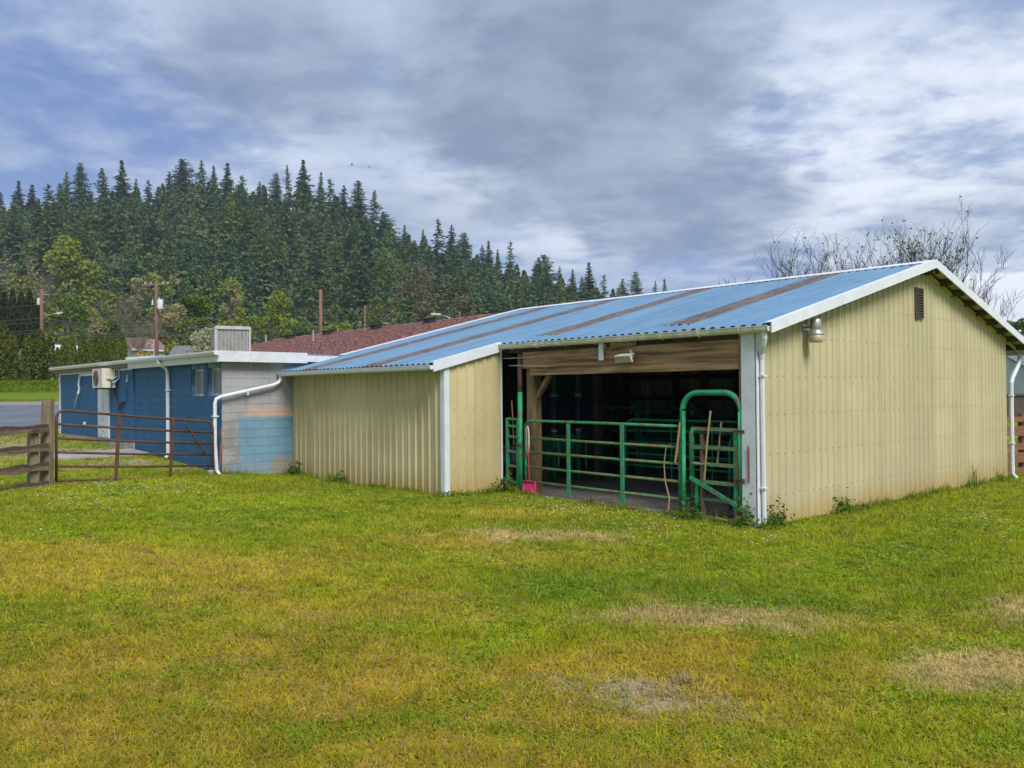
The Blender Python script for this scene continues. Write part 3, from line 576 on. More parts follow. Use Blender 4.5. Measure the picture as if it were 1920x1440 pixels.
MB().prism([(-0.207, 2.645, 2.725), (-0.207, 2.315, 2.725), (-0.167, 2.305, 2.64), (-0.167, 2.655, 2.64)], (-0.004, 0, 0)).build('lens', T['lampglass'], fl)
MB().tube([(-0.06, 2.40, 2.77), (0.0, 2.40, 2.82), (0.045, 2.40, 2.80)], 0.02, 8).lathe((-0.05, 2.40, 2.78), [(0.03, 0), (.03, .07), (0, .075)], 8).build('bracket', T['galv'], fl)
# ================================================================ gates in the front opening
GX = 0.05; ZR = (1.55, 1.21, 0.93, 0.63, 0.34, 0.07)
def rail(m, y0, y1, z0, z1, r, x=GX, n=8): m.tube([(x, y0, z0), (x, (y0+y1)/2, (z0+z1)/2-0.006), (x, y1, z1)], r, n)
yg = 5.36
gp = thing('gate_post', (GX-.01, yg, 0), 'tall pipe post, lower half green and upper half red oxide, with two thin rods', 'post')
MB().tube([(GX-.01, yg, -0.1), (GX-.01, yg, 2.13)], 0.05, 12).build('lower_pipe', T['green_clean'], gp, True)
MB().tube([(GX-.01, yg, 2.13), (GX-.01, yg, 2.90)], 0.047, 12).build('upper_pipe', T['rust_post'], gp, True)
MB().tube([(GX-.07, 5.85, 2.82), (GX-.07, 4.88, 2.81)], 0.009, 6).build('rod', T['galv'], gp)
MB().tube([(GX-.07, 5.62, 2.67), (GX-.07, 4.50, 2.62)], 0.009, 6).build('rod', T['galv'], gp)
lg = thing('livestock_gate', (GX, 3.3, 0), 'long chipped green tube gate with six rails across the barn opening', 'gate')
m = MB(); m.tube([(GX, 5.22, 0.06)] + [(GX, 5.22, 1.40)] + [tuple(p) for p in arc((GX, 5.07, 1.40), 0.15, 0, math.pi/2, 5, (0,1,0), (0,0,1))] + [(GX, 3.2, 1.545), (GX, 1.47, 1.53)], 0.027, 8)
m.build('top_rail', T['green'], lg, True)
for i, z in enumerate(ZR[1:]):
    m = MB(); rail(m, 5.2, 1.45, z, z-0.03+0.002*i, 0.025, GX); m.build('rail', T['green_moss'], lg, True)
for y in (4.0, 2.68):
    m = MB(); m.bar((GX-.035, y, 1.53), (GX-.035, y, 0.02), 0.075, 0.03, (1, 0, 0)); m.build('upright', T['green'], lg)
MB().tube([(GX, 1.46, 1.53), (GX, 1.46, 0.05)], 0.026, 8).build('end_upright', T['green'], lg, True)
MB().tube([(GX-.03, 5.26, 1.06), (GX-.06, 5.33, 1.08), (GX-.06, 5.42, 1.06), (GX-.0, 5.45, 1.03)], 0.014, 6).box(GX-.08, GX-.05, 5.29, 5.33, 1.02, 1.1).build('latch', T['rust'], lg)
sp = thing('side_panel', (0.1, 5.65, 0), 'narrow green panel between the tall pipe post and lean-to wall', 'gate')
for y in (5.78, 5.46): MB().bar((0.07, y, 0.03), (0.07, y, 1.60), 0.06, 0.05, (1, 0, 0)).build('upright', T['green_clean'], sp)
for z in (1.585, 1.44, 1.22, 0.92, 0.62, 0.30):
    MB().bar((0.072, 5.76, z), (0.072, 5.48, z-.01), 0.045, 0.045).build('rail', T['green_clean'] if z > 1.5 else T['green_moss'], sp)
# arch with small gate
ya, yb = 1.38, 0.275; ra = 0.30
ar = thing('arch_frame', (GX, 0.83, 0), 'tall green pipe arch standing at the right end of the long gate', 'gate frame')
pts = [(GX-.02, ya, -0.05), (GX-.02, ya, 2.09-ra)] + [tuple(p) for p in arc((GX-.02, ya-ra, 2.09-ra), ra, 0, math.pi/2, 8, (0,1,0), (0,0,1))] + [tuple(p) for p in arc((GX-.02, yb+ra, 2.09-ra), ra, math.pi/2, math.pi, 8, (0,1,0), (0,0,1))] + [(GX-.02, yb, 2.09-ra), (GX-.02, yb, -0.05)]
MB().tube(pts, 0.047, 12).build('arch_pipe', T['green_clean'], ar, True)
MB().tube([(GX+.10, ya-.1, 0), (GX+.10, ya-.1, 1.5)], 0.03, 8).build('inner_pipe', T['green'], ar, True)
MB().box(GX-.09, GX+.02, 0.10, 0.125, 0.70, 1.25).build('wood_block', T['brown_rail'], ar)
MB().box(GX-.05, GX+.0, 0.325, 0.35, 0.70, 1.25).build('wood_block', T['brown_rail'], ar)
for z in (1.49, 1.47, 0.73, 0.69): MB().box(GX-.085, GX+.03, yb-.09, yb+.1, z-.012, z+.012).build('hinge', T['rust'], ar)
sg = thing('small_gate', (GX, 0.8, 0), 'small welded green gate with diagonal brace hung inside the pipe arch', 'gate')
MB().tube([(GX, 1.215, 0.66), (GX, 1.215, 1.42), (GX, 1.17, 1.50)], 0.045, 10).build('stile', T['green'], sg, True)
MB().bar((GX, 0.375, 0.08), (GX, 0.375, 1.48), 0.075, 0.06, (1, 0, 0)).build('stile', T['green'], sg)
for z, dz in ((1.50, 0), (1.20, .0), (0.93, 0), (0.64, .0)):
    MB().bar((GX-.01, 1.20, z), (GX-.01, 0.33, z-.005), 0.06, 0.055).build('rail', T['green_moss'], sg)
MB().bar((GX-.045, 1.23, 0.70), (GX-.045, 0.33, 0.30), 0.04, 0.06).build('diagonal_brace', T['green'], sg)
MB().bar((GX+.02, 1.12, 0.36), (GX+.02, 0.42, 0.35), 0.04, 0.05).build('rail', T['green_moss'], sg)
MB().bar((GX, 1.12, 0.03), (GX, 1.12, 0.64), 0.06, 0.05, (1, 0, 0)).build('lower_upright', T['green'], sg)
MB().bar((GX+.06, 1.0, 0.10), (GX+.06, 0.3, 0.22), 0.04, 0.05).build('foot_bar', T['rust'], sg)
MB().bar((GX+.02, 1.02, 0.03), (GX+.02, 1.02, 1.42), 0.05, 0.08, (1, 0, 0)).build('post', T['wood_v'], sg)
MB().tube([(GX-.05, 1.15, 0.94), (GX-.06, 0.98, 0.93), (GX-.06, 0.84, 0.95)], 0.012, 6).build('chain', T['galv'], sg)
# tools and ropes
pk = thing('dustpan_shovel', (-0.03, 5.0, 0.1), 'bright pink plastic scoop leaning at the foot of the gate', 'shovel')
MB().prism([(-0.02, 5.20, 0.35), (-0.02, 4.87, 0.35), (-0.10, 4.80, 0.13), (-0.10, 5.16, 0.13)], (0.025, 0, 0.008)).prism([(-0.02, 5.20, 0.35), (-0.04, 5.20, 0.34), (-0.12, 5.16, 0.15), (-0.10, 5.16, 0.13)], (0, -.012, 0)).prism([(-0.02, 4.882, 0.35), (-0.04, 4.882, 0.34), (-0.12, 4.812, 0.15), (-0.10, 4.812, 0.13)], (0, -.012, 0)).prism([(-.02, 5.2, .35), (-.02, 4.87, .35), (-.055, 4.87, .35), (-.055, 5.2, .35)], (0, 0, .012)).build('scoop', T['pink'], pk)
MB().tube([(-0.02, 5.04, 0.36), (0.0, 5.10, 1.1), (0.005, 5.12, 1.22)], 0.013, 8).build('handle', T['redhandle'], pk)
rp = MB()
for k in range(3):
    w = 0.03+0.010*k; zc = 1.19-0.02*k; rp.tube([(-0.0+.006*k, 5.115+w*math.cos(t), zc+(0.25+.025*k)*math.sin(t)) for t in np.linspace(0, 2*math.pi, 20)], 0.007, 5, False)
rp.build('rope_coil', T['rope'], label='coil of white rope hanging beside the tall pipe post', cat='rope')
MB().tube([(-0.02, 0.80, 1.80), (-0.03, 0.865, 1.3), (-0.01, 0.94, 0.68)], 0.016, 8).build('tool_handle', T['handle'], label='longest wooden tool handle leaning on the small arch gate', cat='tool handle', group='wooden handles at the gates')
MB().tube([(0.10, 0.68, 1.62), (0.09, 0.72, 1.25), (0.08, 0.75, 0.94)], 0.015, 8).build('tool_handle', T['handle'], label='short wooden handle standing behind the small arch gate', cat='tool handle', group='wooden handles at the gates')
MB().tube([(-0.0, 1.41, 1.60), (-0.005, 1.46, 1.25), (0.0, 1.52, 0.92)], 0.021, 8).build('tool_handle', T['handle'], label='thick wooden handle at the right end of the long gate', cat='tool handle', group='wooden handles at the gates')
MB().tube([(-0.0, 1.62, 1.22), (-0.02, 1.69, 1.17), (-0.015, 1.74, 0.9), (-0.015, 1.72, 0.6), (-0.02, 1.63, 0.32), (-0.03, 1.66, 0.05)], [.008, .009, .010, .011, .013, .018], 6).build('frayed_rope', T['handle'], label='thin tan rope hanging down the rails of the long gate', cat='rope')
MB().tube([(0.12, 5.70, 1.95), (0.11, 5.66, 1.6), (0.1, 5.62, 1.05)], 0.012, 6).build('tool_handle', T['handle'], label='slim handle standing inside the narrow side panel', cat='tool handle', group='wooden handles at the gates')
# ================================================================ equipment inside the barn
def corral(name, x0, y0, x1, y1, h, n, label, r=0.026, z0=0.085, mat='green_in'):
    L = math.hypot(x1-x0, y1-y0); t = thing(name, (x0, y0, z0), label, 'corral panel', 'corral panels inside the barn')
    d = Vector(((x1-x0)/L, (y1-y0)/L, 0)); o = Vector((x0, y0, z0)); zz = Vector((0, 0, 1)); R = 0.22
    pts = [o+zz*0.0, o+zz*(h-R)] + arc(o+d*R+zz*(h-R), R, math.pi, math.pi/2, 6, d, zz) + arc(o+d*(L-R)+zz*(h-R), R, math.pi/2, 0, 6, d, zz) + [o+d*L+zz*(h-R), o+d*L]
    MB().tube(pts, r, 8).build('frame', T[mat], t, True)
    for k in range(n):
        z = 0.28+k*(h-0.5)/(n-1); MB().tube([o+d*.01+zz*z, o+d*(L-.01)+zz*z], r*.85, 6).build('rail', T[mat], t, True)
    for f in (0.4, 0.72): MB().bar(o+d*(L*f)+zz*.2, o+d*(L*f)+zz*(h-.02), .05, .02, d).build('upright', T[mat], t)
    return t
corral('corral_panel', 2.0, 4.25, 2.0, 1.30, 1.46, 5, 'green corral panel just behind the long gate, nearest the camera')
corral('corral_panel', 2.15, 1.25, 5.4, 2.4, 1.30, 5, 'green corral panel running back behind the arch gate')
corral('corral_panel', 4.2, 5.6, 4.4, 2.3, 1.35, 5, 'green corral panel in the second line inside the barn')
corral('corral_panel', 7.2, 8.3, 7.4, 4.4, 1.56, 5, 'green corral panel far back near the rear wall')
corral('corral_panel', 0.75, 0.95, 1.9, 0.9, 1.28, 4, 'short green corral panel close behind the small arch gate')
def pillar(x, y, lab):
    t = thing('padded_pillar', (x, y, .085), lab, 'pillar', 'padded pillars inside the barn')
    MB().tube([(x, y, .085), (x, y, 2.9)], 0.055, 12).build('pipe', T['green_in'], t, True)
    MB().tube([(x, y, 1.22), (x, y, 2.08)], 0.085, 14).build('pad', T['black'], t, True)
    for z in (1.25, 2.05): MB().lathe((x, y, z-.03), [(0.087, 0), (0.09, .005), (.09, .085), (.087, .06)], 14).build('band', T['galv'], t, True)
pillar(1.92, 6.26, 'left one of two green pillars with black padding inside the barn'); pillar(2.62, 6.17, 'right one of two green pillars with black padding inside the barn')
hb = thing('hopper_box', (2.3, 6.5, .6), 'green metal hopper box held between the two padded pillars', 'hopper')
MB().prism([(1.75, 6.36, 1.10), (2.85, 6.26, 1.10), (2.78, 6.27, .60), (1.85, 6.35, .60)], (0.04, 0.5, 0)).build('bin', T['green_in'], hb)
for k in range(5): MB().bar((1.80+k*.25, 6.33-k*.022, .62), (1.78+k*.26, 6.33-k*.022, 1.1), 0.03, 0.02, (1, 0, 0)).build('rib', T['green_in'], hb)
MB().bar((1.70, 6.34, 1.12), (2.92, 6.23, 1.12), .06, .05).build('rim', T['green_in'], hb)
for x in (2.0, 2.7): MB().bar((x, 6.5, 0.085), (x, 6.5, 0.6), .07, .07, (1, 0, 0)).build('leg', T['green_in'], hb)
MB().tube([(1.98, 6.2, 1.1), (1.99, 6.19, .8), (1.98, 6.19, .45), (2.0, 6.2, .42), (2.0, 6.2, .85)], .012, 5).build('hanging_rope', T['rope'], label='short white rope hanging on the left padded pillar', cat='rope')
MB().tube([(2.85, 6.15, 1.0), (2.86, 6.15, .7), (2.85, 6.15, .35)], .011, 5).build('hanging_rope', T['rope'], label='long white rope hanging right of the hopper box', cat='rope')
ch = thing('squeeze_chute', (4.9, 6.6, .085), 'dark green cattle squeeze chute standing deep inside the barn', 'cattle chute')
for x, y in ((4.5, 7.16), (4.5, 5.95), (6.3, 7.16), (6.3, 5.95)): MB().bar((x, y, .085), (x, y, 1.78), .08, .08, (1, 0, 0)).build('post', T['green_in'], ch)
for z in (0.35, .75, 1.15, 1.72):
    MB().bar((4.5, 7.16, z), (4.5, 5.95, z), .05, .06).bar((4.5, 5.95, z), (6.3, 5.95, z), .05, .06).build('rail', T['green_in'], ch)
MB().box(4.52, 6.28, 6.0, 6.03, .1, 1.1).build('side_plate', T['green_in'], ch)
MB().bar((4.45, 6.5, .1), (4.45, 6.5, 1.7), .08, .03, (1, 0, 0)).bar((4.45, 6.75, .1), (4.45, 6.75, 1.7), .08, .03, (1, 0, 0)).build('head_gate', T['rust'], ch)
tt = thing('storage_tote', (0.75, 6.35, .085), 'grey blue plastic tote seen through the narrow side panel', 'tote')
MB().prism([(0.5, 6.1, .66), (1.05, 6.1, .66), (1.05, 6.6, .66), (.5, 6.6, .66)], (0, 0, .26)).build('bin', T['tote'], tt); MB().box(.47, 1.08, 6.07, 6.63, .92, .96).build('lid', T['tote'], tt)
tb = thing('work_bench', (1.0, 6.5, .085), 'low dark timber bench under the plastic tote', 'bench')
MB().box(.3, 1.5, 6.0, 6.8, .60, .655).build('top', T['wood_dark'], tb)
for x, y in ((.36, 6.06), (1.44, 6.06), (.36, 6.74), (1.44, 6.74)): MB().box(x-.04, x+.04, y-.04, y+.04, .085, .60).build('leg', T['wood_dark'], tb)
# ================================================================ blue block building
BX, BY, BY2, BY3 = -3.27, 12.10, 18.2, 26.0
def painted_block():
    m, t, b, o = material('block_paint'); P = wpos(t); sx = t.n('ShaderNodeSeparateXYZ', i_0=P); x, y, z = sx.outputs
    w = t.m('MULTIPLY', t.m('SUBTRACT', t.noise(P, 2.2, 5, 0.65), 0.5), 0.5); w2 = t.m('MULTIPLY', t.m('SUBTRACT', t.noise(P, 9, 4, 0.6), 0.5), 0.10)
    xs_ = t.m('ADD', x, w2); zs = t.m('ADD', z, w2)
    grey = t.mix(t.ss(t.noise(P, 1.5, 4), .35, .65), (0.30, 0.30, 0.315), (0.345, 0.345, 0.355))
    peach = t.mix(t.m('MULTIPLY', t.m('MULTIPLY', t.ss(t.m('ADD', z, w), 1.45, 1.62), t.ss(t.m('ADD', z, w), 1.95, 1.68)), t.ss(t.m('ADD', x, w), -2.9, -2.5)), grey, (0.47, 0.34, 0.275))
    darkg = t.mix(t.m('MULTIPLY', t.ss(t.m('ADD', z, w), 1.55, 1.40), t.ss(t.noise(P, 3, 5, .6), .38, .55)), peach, (0.24, 0.235, 0.225))
    sky_b = t.mix(t.ss(t.noise(P, 2.5, 5, .6), .35, .7), (0.135, 0.255, 0.36), (0.165, 0.285, 0.38))
    inb = t.m('MULTIPLY', t.m('MULTIPLY', t.ss(xs_, -2.92, -2.83), t.ss(zs, 1.62, 1.54)), t.ss(t.m('ADD', zs, t.m('MULTIPLY', x, 0.05)), 0.32, 0.40))
    c = t.mix(inb, darkg, sky_b)
    lowb = t.m('MULTIPLY', t.ss(t.m('ADD', z, w), 0.50, 0.38), t.m('MULTIPLY', t.ss(xs_, -3.2, -3.0), t.ss(xs_, -2.0, -2.15)))
    c = t.mix(t.m('MULTIPLY', lowb, .8), c, (0.17, 0.27, 0.36))
    bare = t.m('MULTIPLY', t.ss(t.m('ADD', z, w), 0.62, 0.50), t.ss(t.m('ADD', x, w), -2.1, -1.95)); c = t.mix(t.m('MULTIPLY', bare, .85), c, (0.30, 0.255, 0.21))
    navy = t.mix(t.ss(t.noise(P, 2.2, 5, .6), .35, .7), (0.022, 0.098, 0.215), (0.032, 0.122, 0.25))
    side = t.ss(y, BY+0.012, BY+0.016)                        # the long side is navy, the end wall is grey
    corner = t.m('MULTIPLY', 1.0, side); c = t.mix(corner, c, navy)
    t.put(b.inputs['Base Color'], c); b.inputs['Roughness'].default_value = 0.7; b.inputs['Specular IOR Level'].default_value = 0.3
    bn = t.n('ShaderNodeBump', i_Strength=0.35, i_Distance=0.015); t.put(bn.inputs['Height'], t.noise(P, 45, 5, .65)); t.put(b.inputs['Normal'], bn.outputs[0]); return m
T['block'] = painted_block()
T['mortar'] = pm('old_mortar', (0.36, 0.35, 0.345), (0.28, 0.27, 0.26), 6, 0.9, 0.3, 40)
T['mortar_blue'] = pm('chalky_joint_blue', (0.22, 0.33, 0.44), (0.06, 0.15, 0.28), 2.2, 0.8, 0.3, 40)
bb = thing('block_building', (BX, BY, 0.2), 'low flat-roofed blue and grey concrete block building beside the barn', 'building')
WIN = [(12.16, 12.93, 2.10, 2.77), (13.17, 13.96, 2.10, 2.77)]
core = MB().box(BX+.02, 1.2, BY+.006, BY+.019, -0.1, 2.92).box(BX+.25, 1.2, BY+.02, BY2, -.1, 2.92).build('wall', T['block'], bb)
jc = MB().box(BX+.0045, BX+.24, BY+.02, BY2-.01, -.1, 2.10).box(BX+.0045, BX+.24, BY+.02, BY2-.01, 2.77, 2.92)
for a, b in ((BY+.02, 12.16), (12.93, 13.17), (13.96, BY2-.01)): jc.box(BX+.0045, BX+.24, a, b, 2.10, 2.77)
jc = jc.build('side_wall', T['mortar_blue'], bb)
BLK = MB().box(-.5, .5, -.5, .5, -.5, .5).mesh('block'); BLK.materials.append(T['block'])
def block(cx, cy, cz, sx, sy, sz, parent):
    o = bpy.data.objects.new('block', BLK); COL.objects.link(o); o.parent = parent; ORG[o.name] = ORG[parent.name]
    o.location = Vector((cx, cy, cz)) - ORG[parent.name]; o.scale = (sx, sy, sz)
for k in range(15):
    z0 = -0.13+k*0.203; z1 = min(z0+0.197, 2.91)
    if z1 < 0.05: continue
    off = 0.2 if k % 2 else 0.0                               # end wall, faces -Y
    xx = BX-0.008-off*1.0
    while xx < -1.25:
        a, b = max(xx, BX-.008), min(xx+.394, -1.2); xx += 0.40
        if b-a > .03: block((a+b)/2, BY+.012-.008+.0035-random.uniform(0, .0025), (z0+z1)/2, b-a, .024, z1-z0, core)
    yy = BY+.012-off                                          # long side, faces -X
    while yy < BY2:
        a, b = max(yy, BY+.0165), min(yy+.394, BY2-.005); yy += 0.40; segs = [(a, b)]
        for wa, wb, wz0, wz1 in WIN:
            if z1 > wz0+.02 and z0 < wz1-.02:
                ns = []
                for p, q in segs:
                    if q <= wa or p >= wb: ns.append((p, q))
                    else: ns += [s for s in ((p, wa), (wb, q)) if s[1]-s[0] > .02]
                segs = ns
        for p, q in segs:
            if q-p > .02: block(BX+.004-random.uniform(0, .003), (p+q)/2, (z0+z1)/2-.004, .024, q-p, z1-z0-.009, jc)
T['navy'] = pm('navy_paint', (0.020, 0.090, 0.215), (0.026, 0.105, 0.235), 3, 0.7)
for wa, wb, z0, z1 in WIN:
    X = BX+.10; f = MB(); a, b = wa+.002, wb-.002
    f.box(X, X+.03, a, a+.045, z0+.002, z1-.002).box(X, X+.03, b-.045, b, z0+.002, z1-.002).box(X, X+.03, a+.045, b-.045, z0+.002, z0+.05).box(X, X+.03, a+.045, b-.045, z1-.05, z1-.002)
    wn = f.build('window', T['frame'], bb); MB().box(X+.012, X+.02, a+.045, b-.045, z0+.05, z1-.05).build('pane', T['glass_dark'], wn)
    MB().box(X+.002, X+.010, b-.075, b-.05, z0+.05, z1-.05).build('sash', T['frame'], wn)
# far section in grooved plywood
pts = [(BY2, 0)]; yy = BY2
while yy < BY3-.21: yy += .2032; pts += [(yy-.006, 0), (yy-.004, -.010), (yy+.004, -.010), (yy+.006, 0)]
pts += [(BY3, 0)]
far = strip_mesh(pts, lambda s, h: (BX-.055-h, s, .80), lambda s, h: (BX-.055-h, s, 2.92)); far.box(BX-.035, 1.2, BY2+.002, BY3, .2, 2.93).add([(BX-.055,BY2,.8),(BX-.02,BY2,.8),(BX-.02,BY2,2.92),(BX-.055,BY2,2.92)], [(0,1,2,3)])
far = far.build('plywood_wall', T['t111'], bb)
MB().box(BX-.045, BX-.0, BY2-.02, BY3, .1, .795).build('foundation', T['found'], bb)
MB().box(BX-.085, BX-.057, BY3-.12, BY3+.02, .7, 2.94).build('corner_board', T['white'], bb)
MB().box(BX-.075, BX-.057, BY2+.02, BY3-.121, 2.87, 2.93).build('trim_board', T['white'], bb)
dr = MB().box(BX-.08, BX-.057, 20.3, 21.45, .8, 2.80).build('door', T['white'], bb)
MB().box(BX-.095, BX-.081, 20.36, 20.84, .84, 2.72).build('leaf', T['white'], dr); MB().box(BX-.095, BX-.081, 20.90, 21.38, .84, 2.72).build('leaf', T['white'], dr)
for z in (1.0, 1.35, 1.75): MB().box(BX-.105, BX-.0951, 20.78, 20.85, z, z+.06).build('hinge', T['galv'], dr)
# fascia, gutter, roof
rfz = 3.10
rb = MB().box(BX-.17, 1.25, BY-.22, BY2, 2.93, 3.09).build('roof', T['white_worn'], bb)
MB().box(BX-.20, 1.25, BY2+.002, BY3+.35, 2.94, 3.09).build('far_roof', T['fascia_brown'], bb)
MB().box(BX-.17, -1.18, BY-.245, BY-.221, 2.895, 3.15).build('end_fascia', T['white_worn'], bb)
MB().box(BX-.195, BX-.172, BY-.22, BY2, 2.885, 3.10).build('side_fascia', T['white'], bb)
MB().box(BX-.16, 1.2, BY-.2, BY2, 3.092, 3.13).build('roof_felt', T['roofing'], bb)
fr_ = MB(); fr_.prism([(BX-.22, BY2+.0, 3.093), (1.2, BY2, 3.093), (1.2, BY2, 3.42), (BX-.22, BY2, 3.155)], (0, BY3+.38-BY2, 0)); fr_.build('metal_roof', T['roofing'], bb)
gt = MB(); x = BX-.26; prof = [(.06, 0), (.06, -.10), (-.03, -.10), (-.06, -.04), (-.06, 0)]
gt.prism([(x+a, BY-.30, 3.145+b) for a, b in prof], (0, BY3+.72-BY+.0, 0.0)); gt.build('gutter', T['white'], bb)
d2 = MB().tube([(x, 15.55, 3.05), (x, 15.5, 2.98), (BX-.10, 15.40, 2.82), (BX-.075, 15.38, 2.7), (BX-.075, 15.38, .55), (BX-.13, 15.38, .47)], .048, 8).build('downspout', T['white'], bb)
MB().box(BX-.13, BX-.012, 15.31, 15.45, 2.24, 2.27).build('strap', T['white'], d2)
MB().box(BX-.16, BX-.058, 18.72, 18.86, 1.95, 2.3).build('meter_box', T['navy'], bb)
MB().box(BX-.10, BX-.058, 18.52, 18.60, 2.58, 2.72).tube([(BX-.08, 18.56, 2.6), (BX-.12, 18.56, 2.52)], .03, 8).build('small_lamp', T['galv'], bb)
MB().tube([(BX-.08, 19.9, 2.35), (BX-.09, 19.5, 2.0), (BX-.08, 19.25, 1.82), (BX-.12, 19.2, 1.75), (BX-.1, 19.15, 1.85), (BX-.08, 18.86, 1.95)], .018, 6).tube([(BX-.10, 19.3, 1.85), (BX-.16, 19.25, 1.7), (BX-.10, 19.15, 1.66), (BX-.09, 19.28, 1.78)], .02, 6).build('cable', T['black'], bb)
MB().box(BX-.095, BX-.058, 21.45, 23.4, 2.78, 2.86).build('conduit_cover', T['white'], bb)
MB().tube([(BX-.10, 23.3, 2.83), (BX-.14, 23.35, 2.5), (BX-.13, 23.3, 2.35), (BX-.2, 23.2, 2.2), (BX-.16, 23.4, 2.1), (BX-.14, 23.7, 1.95), (BX-.12, 23.9, 1.72)], [.035, .035, .03, .03, .025, .018, .01], 6).build('service_drop', T['white'], bb)
MB().lathe((BX-.075, 22.9, 1.17), [(.05, 0), (.05, .08), (0, .1)], 8).build('vent_hood', T['white'], bb)
hp = thing('heat_pump', (BX-.28, 20.0, 2.3), 'yellowed heat pump unit hung high on the blue plywood wall', 'heat pump')
hx0, hx1 = BX-.50, BX-.12
MB().box(hx0, hx1, 19.55, 20.5, 2.36, 3.0-.06).build('casing', T['hp'], hp)
MB().lathe((0, 0, 0), [(0.0, 0), (.22, 0), (.24, .012), (.0, .014)], 20)
fm = MB()
for r in (.06, .12, .18, .23): fm.tube([(hx0-.012, 20.12+r*math.cos(t), 2.65+r*math.sin(t)) for t in np.linspace(0, 2*math.pi, 20)], .008, 5, False)
fm.build('fan_grille', T['vent'], hp)
MB().prism([(hx0-.003, 20.12+.22*math.cos(t), 2.65+.22*math.sin(t)) for t in np.linspace(0, 2*math.pi, 20)[:-1]], (-.003, 0, 0)).build('fan_recess', T['ac_grill'], hp)
MB().box(hx0+.12, hx1-.02, 19.50, 19.549, 2.62, 2.90).build('service_cover', T['hp'], hp)
MB().tube([(hx1-.05, 19.54, 2.88), (hx1-.02, 19.4, 2.93), (hx1+.04, 19.36, 2.85), (hx1+.05, 19.38, 2.66), (hx1-.02, 19.45, 2.55), (hx1-.12, 19.53, 2.50)], .022, 6).tube([(hx1-.05, 19.53, 2.80), (hx1+.0, 19.44, 2.82), (hx1+.01, 19.43, 2.7), (hx1-.14, 19.53, 2.58)], .015, 6).build('hose', T['white'], hp)
MB().tube([(hx0+.2, 19.52, 2.62), (hx0+.26, 19.47, 2.5), (hx0+.22, 19.47, 2.42), (hx0+.3, 19.5, 2.3), (BX-.08, 19.5, 2.1)], .014, 6).build('cable', T['black'], hp)
MB().bar((hx0+.03, 19.7, 2.335), (BX-.058, 19.7, 2.335), .04, .04).bar((hx0+.03, 20.35, 2.335), (BX-.058, 20.35, 2.335), .04, .04).build('bracket', T['rust'], hp)
# rooftop AC
ac = thing('rooftop_ac_unit', (-2.33, 13.6, 3.13), 'boxy cream air conditioner condenser standing on the flat roof', 'air conditioner')
ax0, ax1, ay0, ay1, az0, az1 = -2.80, -1.93, 13.35, 14.2, 3.15, 3.86
MB().box(ax0+.03, ax1-.03, ay0+.03, ay1-.03, az0, az1-.08).build('coil', T['ac_grill'], ac)
for px_, py_ in ((ax0, ay0), (ax1-.05, ay0), (ax0, ay1-.05), (ax1-.05, ay1-.05)): MB().box(px_, px_+.05, py_, py_+.05, az0, az1-.08).build('corner_post', T['ac'], ac)
t_ = MB(); t_.prism([(ax0-.01, ay0-.01, az1-.08), (ax1+.01, ay0-.01, az1-.08), (ax1+.01, ay1+.01, az1-.08), (ax0-.01, ay1+.01, az1-.08)], (0, 0, .055)); t_.prism([(ax0+.02, ay0+.02, az1-.025), (ax1-.02, ay0+.02, az1-.025), (ax1-.02, ay1-.02, az1-.025), (ax0+.02, ay1-.02, az1-.025)], (0, 0, .03)); t_.build('top', T['ac'], ac)
for k in range(9): MB().box(ax0+.06+k*.09, ax0+.072+k*.09, ay0+.012, ay0+.03, az0, az1-.08).build('louvre', T['ac'], ac)
for k in range(9): MB().box(ax0+.012, ax0+.03, ay0+.06+k*.09, ay0+.072+k*.09, az0, az1-.08).build('louvre', T['ac'], ac)
MB().box(ax0-.012, ax0+.011, ay0+.05, ay0+.30, az0+.02, az1-.085).build('side_panel', T['ac'], ac)
MB().box(ax0-.02, ax1+.02, ay0-.02, ay1+.02, 3.131, az0-.002).build('base', T['wood_dark'], ac)
MB().box(ax0-.14, ax0-.015, ay0+.05, ay0+.15, 3.131, 3.33).build('disconnect_box', T['rust_post'], ac)
ac.rotation_euler = (0, 0, math.radians(-17))
# things at the foot of the wall
MB().prism([(-5.75, 17.0, .36), (-5.3, 18.5, .40), (-3.36, 18.3, .44), (-3.36, 16.8, .40)], (0, 0, .15)).build('concrete_pad', T['slab']); bpy.data.objects['concrete_pad']['kind'] = 'structure'
bk = thing('bucket', (-3.72, 11.7, .22), 'small stained bucket on the grass below the slanting downspout', 'bucket')
MB().lathe((-3.72, 11.7, .22), [(.0, 0), (.075, 0), (.085, .17), (.09, .175), (.08, .165), (.07, .02), (0, .02)], 14).build('pail', T['bucket'], bk, True)
MB().tube(arc((-3.72, 11.7, .385), .088, .2, 2.94, 8, (0.8, .6, 0), (0.3, -.3, .6)), .005, 5).build('bail', T['galv'], bk)
MB().tube([(-3.31, 12.06, 1.32), (-3.325, 12.05, 1.2), (-3.30, 12.06, 1.05), (-3.335, 12.05, .9), (-3.31, 12.06, .78), (-3.32, 12.05, .95), (-3.345, 12.05, .55), (-3.37, 12.05, .34)], .014, 6).build('gate_chain', T['orange'], label='rusty orange chain and strap hanging at the grey wall corner', cat='chain')
